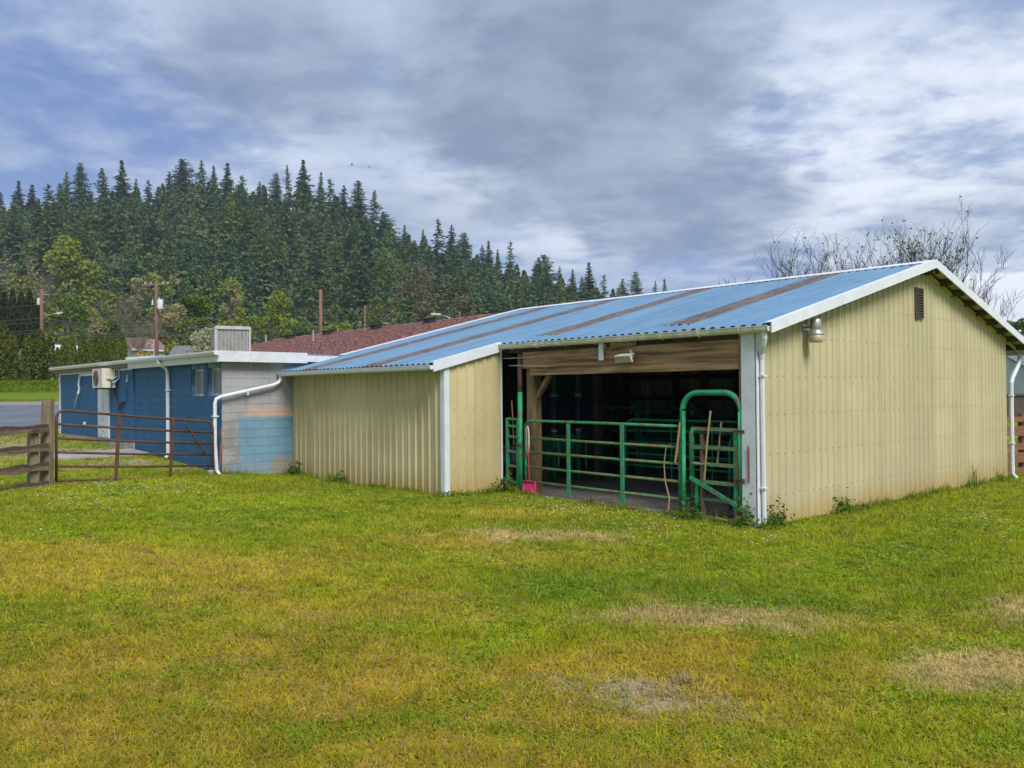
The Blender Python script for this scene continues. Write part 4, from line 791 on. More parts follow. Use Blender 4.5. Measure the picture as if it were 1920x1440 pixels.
# ================================================================ red shingled building behind
rd = thing('red_roof_building', (7, 21, 0.3), 'long low building with red shingled roof behind the blue barn roof', 'building')
MB().box(1.35, 12.6, 12.75, 29.7, 0.2, 3.28).build('wall', T['graysiding'], rd)
for k in range(6): MB().box(1.32, 1.349, 12.74, 29.7, 3.13+.0+k*.026-.13, 3.13+k*.026-.112).build('clapboard', T['graysiding'], rd)
def rrz(x): return 4.80-0.245*abs(x-7.0)
rr = MB().prism([(.95, 12.45, rrz(.95)-.06), (7, 12.45, 4.74), (13.05, 12.45, rrz(13.05)-.06), (13.05, 12.45, rrz(13.05)-.14), (.95, 12.45, rrz(.95)-.14)], (0, 17.6, 0)).build('roof', T['wood_dark'], rd)
V, F = [], []; rngs = np.random.default_rng(3)
cw = .142; nrow = int(6.08/cw/math.cos(math.atan(.245)))
for r_ in range(nrow+1):
    xa = .93+r_*cw*.971; xb = min(xa+cw*1.25, 7.02); y = 12.42 - rngs.random()*.3
    while y < 30.06:
        w_ = .30+rngs.random()*.05; a, b = max(y, 12.42), min(y+w_-.008, 30.08); y += w_
        if b-a < .02: continue
        l0 = .012+rngs.random()*.016+(rngs.random() < .12)*rngs.random()*.03; l1 = .0; i = len(V); z0, z1 = rrz(xa)-.055, rrz(xb)-.055
        V += [(xa,a,z0),(xa,b,z0),(xb,b,z1),(xb,a,z1),(xa-.005,a,z0+l0),(xa-.005,b,z0+l0),(xb,b,z1+.004),(xb,a,z1+.004)]
        F += [(i+4,i+7,i+6,i+5),(i,i+4,i+5,i+1),(i+1,i+5,i+6,i+2),(i+3,i+7,i+4,i)]
me = np_mesh('shingles', np.array(V)-np.array([7,21,.3]), F); link('shingles', me, T['shingle'], rr, kind='stuff')
MB().prism([(7.0, 12.42, 4.755), (13.07, 12.42, rrz(13.07)-.045), (13.07, 12.42, rrz(13.07)-.058), (7.0, 12.42, 4.742)], (0, 17.65, 0)).build('far_slope', T['shingle'], rr)
for k in range(56): y = 12.42+k*.314; MB().prism([(6.86, y, rrz(6.86)-.028), (7, y, 4.785), (7.14, y, rrz(7.14)-.028), (7.14, y, rrz(7.14)-.034), (7, y, 4.775), (6.86, y, rrz(6.86)-.034)], (0, .306, .006)).build('ridge_shingle', T['shingle'], rr)
MB().box(.90, .928, 12.42, 30.08, rrz(.93)-.17, rrz(.93)-.05).build('fascia', T['vent'], rd)
for x, y in ((6.72, 28.0), (6.72, 24.6), (6.72, 20.85), (6.72, 17.3)):
    m = MB(); z = rrz(x); m.prism([(x-.2, y-.2, z-.05), (x+.18, y-.2, z+.04), (x+.18, y+.2, z+.04), (x-.2, y+.2, z-.05)], (0, 0, .03)); m.prism([(x-.17, y-.17, z-.02), (x+.15, y-.17, z+.06), (x+.15, y+.17, z+.06), (x-.17, y+.17, z-.02)], (0, 0, .10)); m.prism([(x-.22, y-.21, z+.075), (x+.18, y-.21, z+.15), (x+.18, y+.21, z+.15), (x-.22, y+.21, z+.075)], (0, 0, .03)); m.build('roof_vent', T['black'], rr)
for x, y, h in ((6.3, 29.6, .30), (4.75, 22.3, .38)): MB().tube([(x, y, rrz(x)-.08), (x, y, rrz(x)+h)], .04, 8).build('vent_pipe', T['galv'], rr)
# ================================================================ rusty field gate and rail fence on the left
def frame_pts(a, b): return Vector(a), Vector(b)
P0 = Vector((-7.22, 10.30, 0)); P1 = Vector((-3.62, 11.80, 0)); dG = (P1-P0).normalized(); zz = Vector((0, 0, 1)); LG = (P1-P0).length
zb0, zt0, zb1, zt1 = .54, 1.86, .25, 1.50
rg = thing('field_gate', (P0.x, P0.y, .46), 'rust brown tube field gate between split rail fence and grey wall', 'gate')
def gz(s, f): b = zb0+(zb1-zb0)*s/LG; t = zt0+(zt1-zt0)*s/LG; return b+(t-b)*f
def gpnt(s, f): return P0+dG*s+zz*gz(s, f)
R_ = .17
pts = [gpnt(0, 0), gpnt(0, 1)-zz*R_] + [gpnt(R_*(1-math.cos(a)), 1)-zz*(R_*(1-math.sin(a))) for a in np.linspace(.2, math.pi/2, 5)] + [gpnt(LG/2, 1)-zz*.012] + [gpnt(LG-R_*(1-math.cos(a)), 1)-zz*(R_*(1-math.sin(a))) for a in np.linspace(math.pi/2, .2, 5)] + [gpnt(LG, 1)-zz*R_, gpnt(LG, 0)]
MB().tube(pts, .026, 8).build('frame', T['rust'], rg, True)
for f in (.0, .20, .40, .60, .80): MB().tube([gpnt(0, f), gpnt(LG/2, f)-zz*.015, gpnt(LG, f)], .024, 8).build('rail', T['rust'], rg, True)
for s in (LG*.335, LG*.685): MB().bar(gpnt(s+.05, 1)-(dG.cross(zz))*(-.03), gpnt(s-.03, 0)-(dG.cross(zz))*(-.03), .075, .02, dG.cross(zz)).build('upright', T['rust'], rg)
MB().tube([gpnt(LG*.78, .93)+dG.cross(zz)*.05, gpnt(LG*.93, .42)+dG.cross(zz)*.05], .022, 6).build('lever', T['rust'], rg); MB().tube([gpnt(LG*.925, .66), gpnt(LG*.925, .2)], .012, 5).build('chain', T['rust'], rg)
# fence
fn = thing('split_rail_fence', (-7.5, 10.15, .45), 'weathered split rail fence of grey brown wood at the left edge', 'fence')
def rough_post(x, y, z0, z1, r, seed, mat, name, lean=(0, 0)):
    rr_ = random.Random(seed); m = MB(); n = 9; ring = []
    rad = [r*(1+rr_.uniform(-.14, .14)) for _ in range(n)]; K = 9; vs = []
    for k in range(K):
        f = k/(K-1); w = 1-.08*f
        for j in range(n):
            t = 2*math.pi*j/n; q = rad[j]*w*(1+rr_.uniform(-.04, .04)); vs.append((x+lean[0]*f+q*math.cos(t), y+lean[1]*f+q*math.sin(t), z0+(z1-z0)*f+(rr_.uniform(-.02, .03) if k == K-1 else 0)))
    m.add(vs, [(k*n+j, k*n+(j+1) % n, (k+1)*n+(j+1) % n, (k+1)*n+j) for k in range(K-1) for j in range(n)] + [tuple(range((K-1)*n, K*n))]); return m.build(name, mat, fn)
rough_post(-7.40, 10.22, .2, 2.04, .118, 3, T['wood_grey'], 'post', (.03, 0)); rough_post(-7.66, 10.06, .2, 1.56, .11, 8, T['wood_grey'], 'post')
FD = Vector((-.86, -.55, 0)).normalized(); F0 = Vector((-7.52, 10.02, 0))
for k, z in enumerate((1.53, 1.185, .84, .505)):
    for seg in range(2):
        a = F0+FD*(2.9*seg-.12) ; rr_ = random.Random(k*7+seg); n = 16; m = MB(); side = FD.cross(zz); L_ = 3.05
        top, bot = [], []
        for i in range(n+1):
            s = L_*i/n; sag = .03*math.sin(math.pi*i/n); zc = z + .02*(rr_.random()-.5) - sag + .12*min(s/L_+seg, 1.4)*.35
            hh = .070+.016*math.sin(i*1.7+k)+rr_.uniform(-.008, .008); p = a+FD*s+zz*zc
            tw = side*(.035+.008*math.sin(i*.9+k*2)); top.append((p, hh, tw))
        vs, fs = [], []
        for p, hh, tw in top: vs += [p-tw*1.1-zz*hh, p+tw*.8-zz*hh*.9, p+tw*1.2+zz*hh*.15, p+tw*.6+zz*hh*.95, p-tw*.8+zz*hh, p-tw*1.2+zz*hh*.1]
        q = 6
        for i in range(n):
            for j in range(q): fs.append((i*q+j, i*q+(j+1) % q, (i+1)*q+(j+1) % q, (i+1)*q+j))
        fs += [tuple(range(q-1, -1, -1)), tuple(range(n*q, n*q+q))]; m.add(vs, fs)
        m.mi = [1 if (f_ % q) in (3, 4) and f_ < n*q else 0 for f_ in range(len(fs))]
        m.build('rail', [T['rail_wood'], T['rail_bark']], fn)
rough_post(float(F0.x+FD.x*2.9), float(F0.y+FD.y*2.9), .2, 1.75, .11, 13, T['wood_grey'], 'post')
# ================================================================ right-hand fences and house
pf = thing('plank_fence', (13.2, .55, -.2), 'brown stained board fence beyond the far corner of the barn', 'fence')
A = Vector((12.0, 1.55, 0)); D_ = Vector((RT[0], RT[1]+.25, 0)).normalized()
for z, h in ((1.30, .14), (.98, .27), (.56, .17), (.26, .27), (-.09, .17)): MB().bar(A+zz*z, A+D_*7+zz*(z-.04), .035, h).build('board', T['brown_rail'], pf)
for s in (0.1, 2.4, 4.7, 6.9): p = A+D_*s; MB().box(p.x+.03, p.x+.15, p.y+.03, p.y+.15, -.5, 1.45).build('post', T['brown_rail'], pf)
T['cedar'] = pm('grey_cedar', (0.10, 0.085, 0.07), (0.065, 0.058, 0.05), 4, 0.9, 0.3, 30, stretch=(2, 2, .3), c3=(0.14, 0.07, 0.035), s3=1.5, lo3=.6, hi3=.7)
pv = thing('privacy_fence', (33, 5.5, 0), 'dark weathered upright-board privacy fence behind the plank fence', 'fence')
for k in range(60):
    q = at(1860, 740, 52.5); q = Vector((q[0], q[1], 0))+Vector((RT[0], RT[1], 0))*(k*.148); z0 = g1(q.x, q.y)
    MB().bar(q+zz*(z0-.05), q+zz*(z0+1.78), .14, .025, Vector((FW[0], FW[1], 0))).build('board', T['cedar'], pv)
q = at(1860, 740, 52.4); q = Vector((q[0], q[1], 0)); z0 = g1(q.x, q.y); MB().bar(q+zz*(z0+1.72), q+zz*(z0+1.70)+Vector((RT[0], RT[1], 0))*8.9, .04, .13).build('top_rail', T['cedar'], pv)
def house(name, c, w, d, h, rise, ang, lab, wall, roofm, ov=.4, win=(), trim='white'):
    """gabled house: ridge along its width"""
    t = thing(name, tuple(c), lab, 'house'); ca, sa = math.cos(ang), math.sin(ang); c = Vector(c)
    def L(x, y, z): return c+Vector((x*ca-y*sa, x*sa+y*ca, z))
    m = MB(); m.add([L(-w/2,-d/2,-1),L(w/2,-d/2,-1),L(w/2,d/2,-1),L(-w/2,d/2,-1),L(-w/2,-d/2,h),L(w/2,-d/2,h),L(w/2,d/2,h),L(-w/2,d/2,h),L(-w/2,0,h+rise),L(w/2,0,h+rise)], [(0,1,5,4),(2,3,7,6),(1,2,6,9,5),(3,0,4,8,7)]); m.build('wall', wall, t)
    k = rise/(d/2); m = MB()
    for s in (-1, 1):
        y0, z0 = s*(d/2+ov), h-ov*k; a = [L(-w/2-ov,y0,z0+.02), L(w/2+ov,y0,z0+.02), L(w/2+ov,0,h+rise+.02), L(-w/2-ov,0,h+rise+.02)]; m.prism(a if s < 0 else a[::-1], (0, 0, .12))
    r = m.build('roof', roofm, t); m = MB()
    for s in (-1, 1): m.bar(L(-w/2-ov-.02, s*(d/2+ov+.03), h-ov*k), L(w/2+ov+.02, s*(d/2+ov+.03), h-ov*k), .05, .2)
    m.build('fascia', T[trim], t)
    for fx, z0, ww, hh, side in win:
        m = MB(); y = -d/2-.02 if side == 'f' else 0
        if side == 'f': a, b_2 = L(fx-ww/2, y, z0), L(fx+ww/2, y, z0); nrm = Vector((sa, -ca, 0))
        else: sg_ = -1 if side == 'l' else 1; a, b_2 = L(sg_*(w/2+.02), fx-ww/2, z0), L(sg_*(w/2+.02), fx+ww/2, z0); nrm = Vector((sg_*ca, sg_*sa, 0))
        dd = (b_2-a).normalized()
        f_ = MB().bar((a+b_2)/2+zz*0, (a+b_2)/2+zz*hh, ww+.16, .04, nrm).build('window', T[trim], t); MB().bar((a+b_2)/2+zz*.08+nrm*.03, (a+b_2)/2+zz*(hh-.08)+nrm*.03, ww, .03, nrm).build('pane', T['glass_dark'], f_)
    return t
T['wallwhite'] = pm('white_house_wall', (0.58, 0.62, 0.66), (0.50, 0.54, 0.58), 2, .8); T['wallbuff'] = pm('buff_house_wall', (0.46, 0.43, 0.36), (0.40, 0.38, 0.32), 2, .8)
T['roofgrey'] = pm('grey_house_shingles', (0.16, 0.165, 0.19), (0.11, 0.115, 0.135), 5, .9, .3, 20); T['rooflight'] = pm('pale_metal_house_roof', (0.52, 0.58, 0.60), (0.45, 0.52, 0.54), 3, .5); T['roofred'] = pm('brown_red_house_roof', (0.26, 0.14, 0.12), (0.2, 0.11, 0.10), 4, .9)
p = at(1990, 740, 70); hh_ = house('neighbour_house', (p[0], p[1], .3), 12, 8, 3.3, 1.9, YAW-math.pi/2+.15, 'pale house with grey shingle roof right of the barn', T['wallwhite'], T['roofgrey'], .6, [(-4.6, 1.2, 1.0, 1.1, 'f')])
p = at(2010, 740, 84); house('neighbour_house', (p[0], p[1], .4), 14, 9, 4.6, 2.4, YAW-math.pi/2, 'taller grey roofed house behind the pale house at right', T['graysiding'], T['roofgrey'])
p = at(97, 690, 96); house('neighbour_house', (p[0], p[1], 3.6), 5, 5, 3.1, 1.3, YAW-math.pi/2+.8, 'house with pale metal roof peeping between the hedge shrubs', T['wallwhite'], T['rooflight'])
p = at(262, 690, 112); house('neighbour_house', (p[0], p[1], 3.8), 4.6, 4.6, 4.6, 1.4, YAW-math.pi/2+.95, 'small buff house with brownish red roof above the blue building', T['wallbuff'], T['roofred'], .35, [(0, 4.4, .7, .9, 'f')])
p = at(412, 690, 64); house('neighbour_house', (p[0], p[1], 2.6), 6, 5.5, 1.9, 1.3, YAW-math.pi/2+.15, 'dark grey roofed house just left of the rooftop condenser', T['wallwhite'], T['roofgrey'], .35)
p = at(300, 690, 70); q = thing('carport', (p[0], p[1], 3.2), 'low flat white-edged carport roof left of the dark pole base', 'carport'); rv = Vector((RT[0], RT[1], 0)); fv = Vector((FW[0], FW[1], 0)); p = Vector((p[0], p[1], 0))
MB().prism([p-rv*2.9+zz*5.15, p+rv*1.9+zz*5.1, p+rv*1.9+fv*5+zz*5.5, p-rv*2.9+fv*5+zz*5.5], (0, 0, .22)).build('roof', T['rooflight'], q)
for a in (-2.7, 1.7):
    for b in (.2, 4.6): MB().bar(p+rv*a+fv*b+zz*3, p+rv*a+fv*b+zz*5.2, .12, .12, (1, 0, 0)).build('post', T['white'], q)
# ================================================================ poles, lamps and wires
def pole(px_, ytop, v, r, lab, base=None):
    p = at(px_, ytop, v); zb_ = g1(p[0], p[1])-.3; t = thing('utility_pole', (p[0], p[1], zb_), lab, 'utility pole', 'utility poles along the street')
    b = Vector((p[0], p[1], zb_)); MB().tube([b, Vector(p)], [r, r*.72], 10).build('shaft', T['pole'], t, True); return t, Vector(p)
pA, tA = pole(78, 543, 85, .20, 'leftmost utility pole with white street lamp arm above the hedge')
pB, tB = pole(293, 527, 75, .20, 'utility pole with crossarm and pale transformer above blue building')
pC, tC = pole(601, 543, 62, .17, 'bare wooden utility pole rising behind the red shingled roof')
pD, tD = pole(684, 573, 92, .16, 'shorter distant utility pole right of the bare wooden one')
pE, tE = pole(862, 584, 100, .13, 'stub of a utility pole showing over the red roof ridge')
q = tA+zz*-3.1; MB().tube([q, q+rv*.6+zz*.45, q+rv*1.3+zz*.62, q+rv*1.7+zz*.6], .06, 6).build('lamp_arm', T['galv'], pA, True); MB().prism([q+rv*1.6+zz*.55-fv*.14, q+rv*2.1+zz*.62-fv*.14, q+rv*2.1+zz*.62+fv*.14, q+rv*1.6+zz*.55+fv*.14], (0, 0, .18)).build('lamp_head', T['transf'], pA)
MB().lathe(tA-rv*.32-zz*1.6, [(.1, 0), (.16, .05), (.16, .7), (.05, .75)], 8).build('switch_box', T['transf'], pA); MB().bar(tA-rv*.1-zz*.5, tA+rv*.75-zz*.5, .08, .08).build('pin_arm', T['galv'], pA)
MB().bar(tB-rv*1.1-zz*.35, tB+rv*1.1-zz*.25, .1, .12).build('crossarm', T['wood_grey'], pB)
for s in (-1, -.5, .6, 1.05): MB().lathe(tB+rv*s-zz*.25, [(.05, 0), (.07, .06), (.04, .14), (0, .16)], 8).build('insulator', T['transf'], pB)
MB().lathe(tB+rv*.42-fv*.2-zz*2.6, [(.0, 0), (.24, .0), (.26, .08), (.26, .82), (.2, .9), (0, .92)], 14).build('transformer', T['transf'], pB, True); MB().lathe(tB+rv*.36-fv*.2-zz*1.7, [(.04, 0), (.05, .1), (.02, .2)], 6).build('bushing', T['transf'], pB)
MB().lathe(tB-rv*.35-zz*2.2, [(.06, 0), (.09, .05), (.05, .5), (0, .55)], 8).build('cutout', T['transf'], pB)
MB().tube([tB+rv*-.2-zz*7.6+fv*.0, tB-rv*.2-zz*5.3], .05, 6).build('guard_pipe', T['white'], pB)
L0 = Vector(at(826, 590, 80)); sl_ = thing('street_lamp', (float(L0.x+2.0*rv.x), float(L0.y+2.0*rv.y), g1(L0.x, L0.y)), 'cobra head street lamp on slanting arm above the red roof ridge', 'street lamp')
bse = Vector((L0.x, L0.y, 0))+rv*2.0; MB().tube([bse+zz*(g1(bse.x, bse.y)-.2), bse+zz*8.6], [.11, .08], 8).build('shaft', T['galv'], sl_, True)
MB().tube([bse+zz*8.2, bse-rv*1.2+zz*9.45, bse-rv*2.1+zz*9.75], .05, 6).build('arm', T['galv'], sl_, True); MB().prism([bse-rv*2.0+zz*9.68-fv*.15, bse-rv*2.9+zz*9.72-fv*.15, bse-rv*2.9+zz*9.72+fv*.15, bse-rv*2.0+zz*9.68+fv*.15], (0, 0, .16)).build('head', T['transf'], sl_)
def wire(a, b, sag, lab, r=.022):
    a, b = Vector(a), Vector(b); n = 24; MB().tube([a+(b-a)*(i/n)-zz*(sag*4*(i/n)*(1-i/n)) for i in range(n+1)], r, 4).build('overhead_wire', T['wire'], label=lab, cat='wire', group='overhead wires along the street')
for dzA, dzB, r, nm in ((-.55, -.2, .024, 'topmost'), (-1.55, -1.6, .024, 'second highest'), (-2.95, -3.75, .03, 'third highest'), (-3.35, -4.05, .032, 'fourth highest'), (-4.15, -4.7, .04, 'second lowest'), (-4.45, -4.85, .05, 'lowest and thickest')):
    wire(tA+zz*dzA+rv*.2, tB+zz*dzB-rv*.2, .35, nm+' wire between the lamp pole and the transformer pole', r)
    wire(tA+zz*dzA-rv*30-fv*-4+zz*.3, tA+zz*dzA-rv*.1, .5, nm+' wire running left from the lamp pole', r)
    if dzA < -2: wire(tB+zz*dzB+rv*.2, tB+zz*dzB+rv*26-fv*6-zz*.6, .6, nm+' wire running right from the transformer pole', r)
wire(tC-zz*.2, Vector(at(760, 640, 66)), .35, 'pale guy wire slanting right from the bare wooden pole', .03); wire(tC-zz*.2-rv*.1, Vector(at(440, 562, 80)), .5, 'thin wire running left from the bare wooden pole', .016)
wire(tC-zz*.3, tD-zz*.2, .8, 'thin wire between the bare pole and shorter distant pole', .02); wire(tD-zz*.3, tE-zz*.1, .9, 'thin wire from the shorter pole to the stub', .02)
wire(tA-zz*4.7+rv*.2, Vector(at(130, 640, 90)), .3, 'service wire dropping right from the lamp pole', .018)
# ================================================================ vegetation
def leaf_tris(C, size, flat=0.0, r=rng, aspect=1.6):
    """random little leaf sprays (one rhombus each) at points C"""
    n = len(C); a = r.normal(size=(n, 3)); a[:, 2] *= (1-flat); a /= np.linalg.norm(a, axis=1)[:, None]
    b = r.normal(size=(n, 3)); b -= (b*a).sum(1)[:, None]*a; b /= np.linalg.norm(b, axis=1)[:, None]
    s = (size*(0.6+0.8*r.random(n)))[:, None]; V = np.stack([C-a*s*aspect/2, C+b*s*.5, C+a*s*aspect/2, C-b*s*.5], 1).reshape(-1, 3)
    return V, np.arange(4*n).reshape(-1, 4)
def crown_points(blobs, n, r):
    w = np.array([b[3]**2 for b in blobs]); k = r.choice(len(blobs), n, p=w/w.sum()); d = r.normal(size=(n, 3)); d /= np.linalg.norm(d, axis=1)[:, None]
    rad = np.array([b[3] for b in blobs])[k]*(0.72+0.36*r.random(n)**0.6); sq = np.array([b[4] if len(b) > 4 else .8 for b in blobs])[k]
    C = np.array([b[:3] for b in blobs])[k]; P = d*rad[:, None]; P[:, 2] *= sq; return C+P
def stacked(parts):
    V, F, o = [], [], 0
    for v, f in parts: V.append(v); F.append(f+o); o += len(v)
    return np.vstack(V), np.vstack(F)
def quad_tube(pts, r0, r1, n=5):
    m = MB(); k = len(pts); m.tube(pts, [r0+(r1-r0)*i/(k-1) for i in range(k)], n, False); return np.array(m.v), np.array(m.f)
T['fir'] = pm('fir_needles', (0.078, 0.148, 0.058), (0.13, 0.195, 0.062), 0.25, 0.8, obj=True, rand=.42, spec=.15, trans=.15, lo=.3, hi=.7)
T['fir_y'] = pm('young_fir_needles', (0.12, 0.175, 0.036), (0.165, 0.205, 0.044), 0.3, 0.8, obj=True, rand=.25, spec=.15, trans=.15)
T['bark'] = pm('bark', (0.11, 0.085, 0.065), (0.07, 0.055, 0.045), 3, 0.9, .3, 20, obj=True)
T['bark_pale'] = pm('pale_twigs', (0.23, 0.19, 0.15), (0.15, 0.12, 0.10), 3, 0.9, obj=True)
T['bark_dark'] = pm('dark_twigs', (0.05, 0.042, 0.038), (0.035, 0.03, 0.028), 3, 0.9, obj=True)
def foliage(name, c1, c2, rand=.12, trans=.15, scale=.5): T[name] = pm(name, c1, c2, scale, 0.75, obj=True, rand=rand, trans=trans, spec=.2, lo=.3, hi=.7); return T[name]
foliage('leaf_lime', (0.15, 0.20, 0.020), (0.21, 0.245, 0.03)); foliage('leaf_green', (0.085, 0.14, 0.02), (0.13, 0.185, 0.028)); foliage('leaf_olive', (0.145, 0.165, 0.035), (0.20, 0.20, 0.045))
foliage('leaf_buff', (0.25, 0.23, 0.10), (0.32, 0.27, 0.13)); foliage('leaf_brown', (0.15, 0.12, 0.06), (0.12, 0.13, 0.05)); foliage('leaf_yellow', (0.55, 0.36, 0.01), (0.45, 0.30, 0.01), .05)
foliage('blossom', (0.50, 0.50, 0.40), (0.20, 0.23, 0.08), .05, scale=2.5); foliage('arbor', (0.075, 0.105, 0.012), (0.115, 0.145, 0.016), .2, .1, 1.5); foliage('cypress', (0.018, 0.030, 0.008), (0.035, 0.048, 0.012), .15, .1, 1.0); foliage('weed', (0.07, 0.14, 0.016), (0.11, 0.18, 0.02), .15, .2, 4)
# --- conifers: 9 meshes, shared by every fir on the hill
def conifer_mesh(seed, h=30.0, rad=4.6, dens=1.0, thin=False, pw=.82, asym=.0):
    r = np.random.default_rng(seed); P = []; S = []; z = h*(0.06 if not thin else .18)
    lean = r.normal(size=2)*.25; A = []
    while z < h*.985:
        f = z/h; R = rad*(1-f)**pw*(0.62+.65*r.random())*(min(1, .55+f*3)); nb = max(5, int(12*dens*(1-f*.5)))
        ph = r.random()*6.28
        for j in range(nb):
            if r.random() < (.10 if not thin else .30): continue
            a = ph+6.283*j/nb+r.normal()*.25; L = max(.35, R*(.6+.6*r.random())*(1+asym*math.cos(a-seed))); dr = .18+.28*r.random()*(1-f)
            k = max(3, int(L/.42))
            for i in range(k):
                t = (i+.6)/k; q = L*t; wd = (1-t*.55)*.5*L*.45+.1
                for _ in range(2):
                    P.append((math.cos(a)*q+r.normal()*wd*.55*abs(math.sin(a))+lean[0]*f, math.sin(a)*q+r.normal()*wd*.55*abs(math.cos(a))+lean[1]*f, z-dr*q+.12*q*q/L+r.normal()*.16)); S.append(.55+.42*(1-f)+.15*r.random()); A.append(a)
        z += h*.030*(0.8+.5*r.random())
    P = np.array(P); S = np.array(S); n = len(P); A = np.array(A)
    d = np.stack([np.cos(A), np.sin(A), -.35+.35*r.normal(size=n)], 1)+r.normal(size=(n, 3))*.3; d /= np.linalg.norm(d, axis=1)[:, None]
    b = np.cross(d, np.array([0, 0, 1.]))+r.normal(size=(n, 3))*.35; b /= np.linalg.norm(b, axis=1)[:, None]
    V = np.stack([P-d*S[:, None]*.9, P+b*S[:, None]*.48, P+d*S[:, None]*1.15, P-b*S[:, None]*.48], 1).reshape(-1, 3); F = np.arange(4*n).reshape(-1, 4)
    tv, tf = quad_tube([Vector((0, 0, -2)), Vector((lean[0]*.5, lean[1]*.5, h*.5)), Vector((lean[0], lean[1], h))], h*.012, .03)
    V2, F2 = stacked([(V, F), (tv, tf)]); me = np_mesh('fir_tree', V2, F2); me.materials.append(T['fir']); me.materials.append(T['bark'])
    mi = np.zeros(len(F2), np.int32); mi[len(F):] = 1; me.polygons.foreach_set('material_index', mi); return me
FIRS = [conifer_mesh(s, 30, rr_, dn, th, pw, asy) for s, rr_, dn, th, pw, asy in ((1, 6.6, 1.0, False, .82, .1), (2, 8.4, 1.0, False, .6, .2), (3, 6.0, .9, False, .9, 0), (4, 8.0, .9, False, .5, .3), (5, 9.2, 1.0, False, .62, .25), (6, 5.6, .75, True, .85, .2), (7, 6.8, .7, True, .7, .35), (8, 6.4, .9, False, .7, .15))]
FIRY = []
for me in (FIRS[1], FIRS[3], FIRS[7]): m2 = me.copy(); m2.materials[0] = T['fir_y']; FIRY.append(m2)
# --- hill
CU = [-900,-450,-330,-267,-225,-169,-108,-72,-39,0,42,80,122,200,300,600]; CZ = [30,52,74,86,95,98,97,83,68,56,45,36,27,17,10,6]
def hillz(u, v):
    cr = np.interp(u, CU, CZ)+7*(fbm(u, v, .012, 3, 9)-.5); t = np.clip((v-205)/(430-205), 0, 1); t = t**1.15
    back = np.clip((v-430)/500, 0, 1); return 3.2+(cr-3)*(t*t*(3-2*t)*.45+t*.55)*(1-.5*back)
T['hillsoil'] = pm('forest_floor', (0.035, 0.045, 0.018), (0.055, 0.05, 0.022), .08, .95)
def make_hill():
    us = np.arange(-900, 601, 12.0); vs = np.arange(203, 900, 12.0); U_, V_ = np.meshgrid(us, vs); X, Y = xy(U_, V_); Z = hillz(U_, V_)
    Z[0, :] = 2.0; nu, nv = len(us), len(vs); i = np.arange(nu*nv).reshape(nv, nu); F = np.stack([i[:-1,:-1], i[:-1,1:], i[1:,1:], i[1:,:-1]], -1).reshape(-1, 4)
    link('hill', np_mesh('hill', np.stack([X, Y, Z], -1).reshape(-1, 3), F), T['hillsoil'], smooth=True, kind='structure')
make_hill()
def put(me, name, u, v, sc, rz_=None, zf=None, sx=1.0, **tags):
    x, y = xy(u, v); z = float((zf or hillz)(np.array([u]), np.array([v]))[0]); o = bpy.data.objects.new(name, me); COL.objects.link(o)
    o.location = (x, y, z-.3); o.rotation_euler = (random.uniform(-.03, .03), random.uniform(-.03, .03), random.uniform(0, 6.28) if rz_ is None else rz_); o.scale = (sc*sx, sc*sx, sc); ORG[o.name] = Vector(o.location); return tag(o, **tags)
def gz_uv(u, v): x, y = xy(u, v); return gh(x, y)
# firs whose tips make the skyline: (x, y of tip) in the photograph, standing along the crest
SKY = [(2,358),(34,337),(58,343),(90,340),(124,318),(153,302),(196,312),(232,299),(254,332),(280,333),(318,318),(341,296),(383,298),(403,310),(428,300),(455,325),(486,337),(520,322),(545,306),(572,297),(602,318),(620,330),(646,344),(675,336),(702,354),(760,420),(793,428),(821,405),(846,418),(872,434),(906,458),(918,450),(935,465),(960,449),(1010,480),(1020,476),(1050,497),(1075,504),(1107,489),(1135,512),(1166,520),(1196,507),(1228,525),(1248,522)]
_o = 'first second third fourth fifth sixth seventh eighth ninth'.split(); _t = 'twenty thirty forty'.split(); ORD = _o+['tenth','eleventh','twelfth','thirteenth','fourteenth','fifteenth','sixteenth','seventeenth','eighteenth','nineteenth']
for q_ in _t: ORD += [q_[:-1]+'ieth']+[q_+'-'+w_ for w_ in _o]
SKY.sort()
for i, (sx_, sy_) in enumerate(SKY):
    v = 418+random.uniform(-10, 10); u = (sx_-960)/FPX*v; ztip = CAM[2]+(736-.0079*(sx_-960)-sy_)/FPX*v; zb_ = float(hillz(np.array([u]), np.array([v]))[0])-.3
    h = max(14., ztip-zb_); me = FIRS[(5, 0, 2, 6, 7, 3)[i % 6]]
    put(me, 'fir_tree', u, v, h/30., sx=random.uniform(.8, 1.4)*min(1.2, max(.8, 27/h)), label='skyline fir, '+ORD[i]+' from the left among tips along the hill crest', cat='tree', group='firs along the skyline')
nf = 0; rf = random.Random(5); 
v = 402.0
while v > 214:
    du = 12.2+ (410-v)*.01; u = -.66*v-4
    while u < .30*v:
        uu = u+rf.uniform(-3.6, 3.6); vv = v+rf.uniform(-5, 5); u += du
        fr_ = (vv-205)/225; xpx = 960+FPX*uu/vv
        if nf < 254 and not (xpx < 720 and fr_ < .36 and rf.random() < .80) and not (xpx > 1150 and fr_ < .3) and rf.random() > .10:
            h = rf.choice((12, 15, 18, 21, 25))*rf.uniform(.85, 1.15)*(1.0 if xpx < 760 else .80)*(1 if .3 < fr_ < .8 else .72); yng = rf.random() < .26
            put(rf.choice(FIRY if yng else FIRS[:5]+FIRS[7:]), 'fir_tree', uu, vv, h/30., sx=rf.uniform(.85, 1.45), label='dark green fir growing among others on the wooded hillside' if not yng else 'lighter olive green fir among darker firs on the hillside', cat='tree', group='firs on the hillside' if not yng else 'young firs on the hillside'); nf += 1
    v -= 15.5
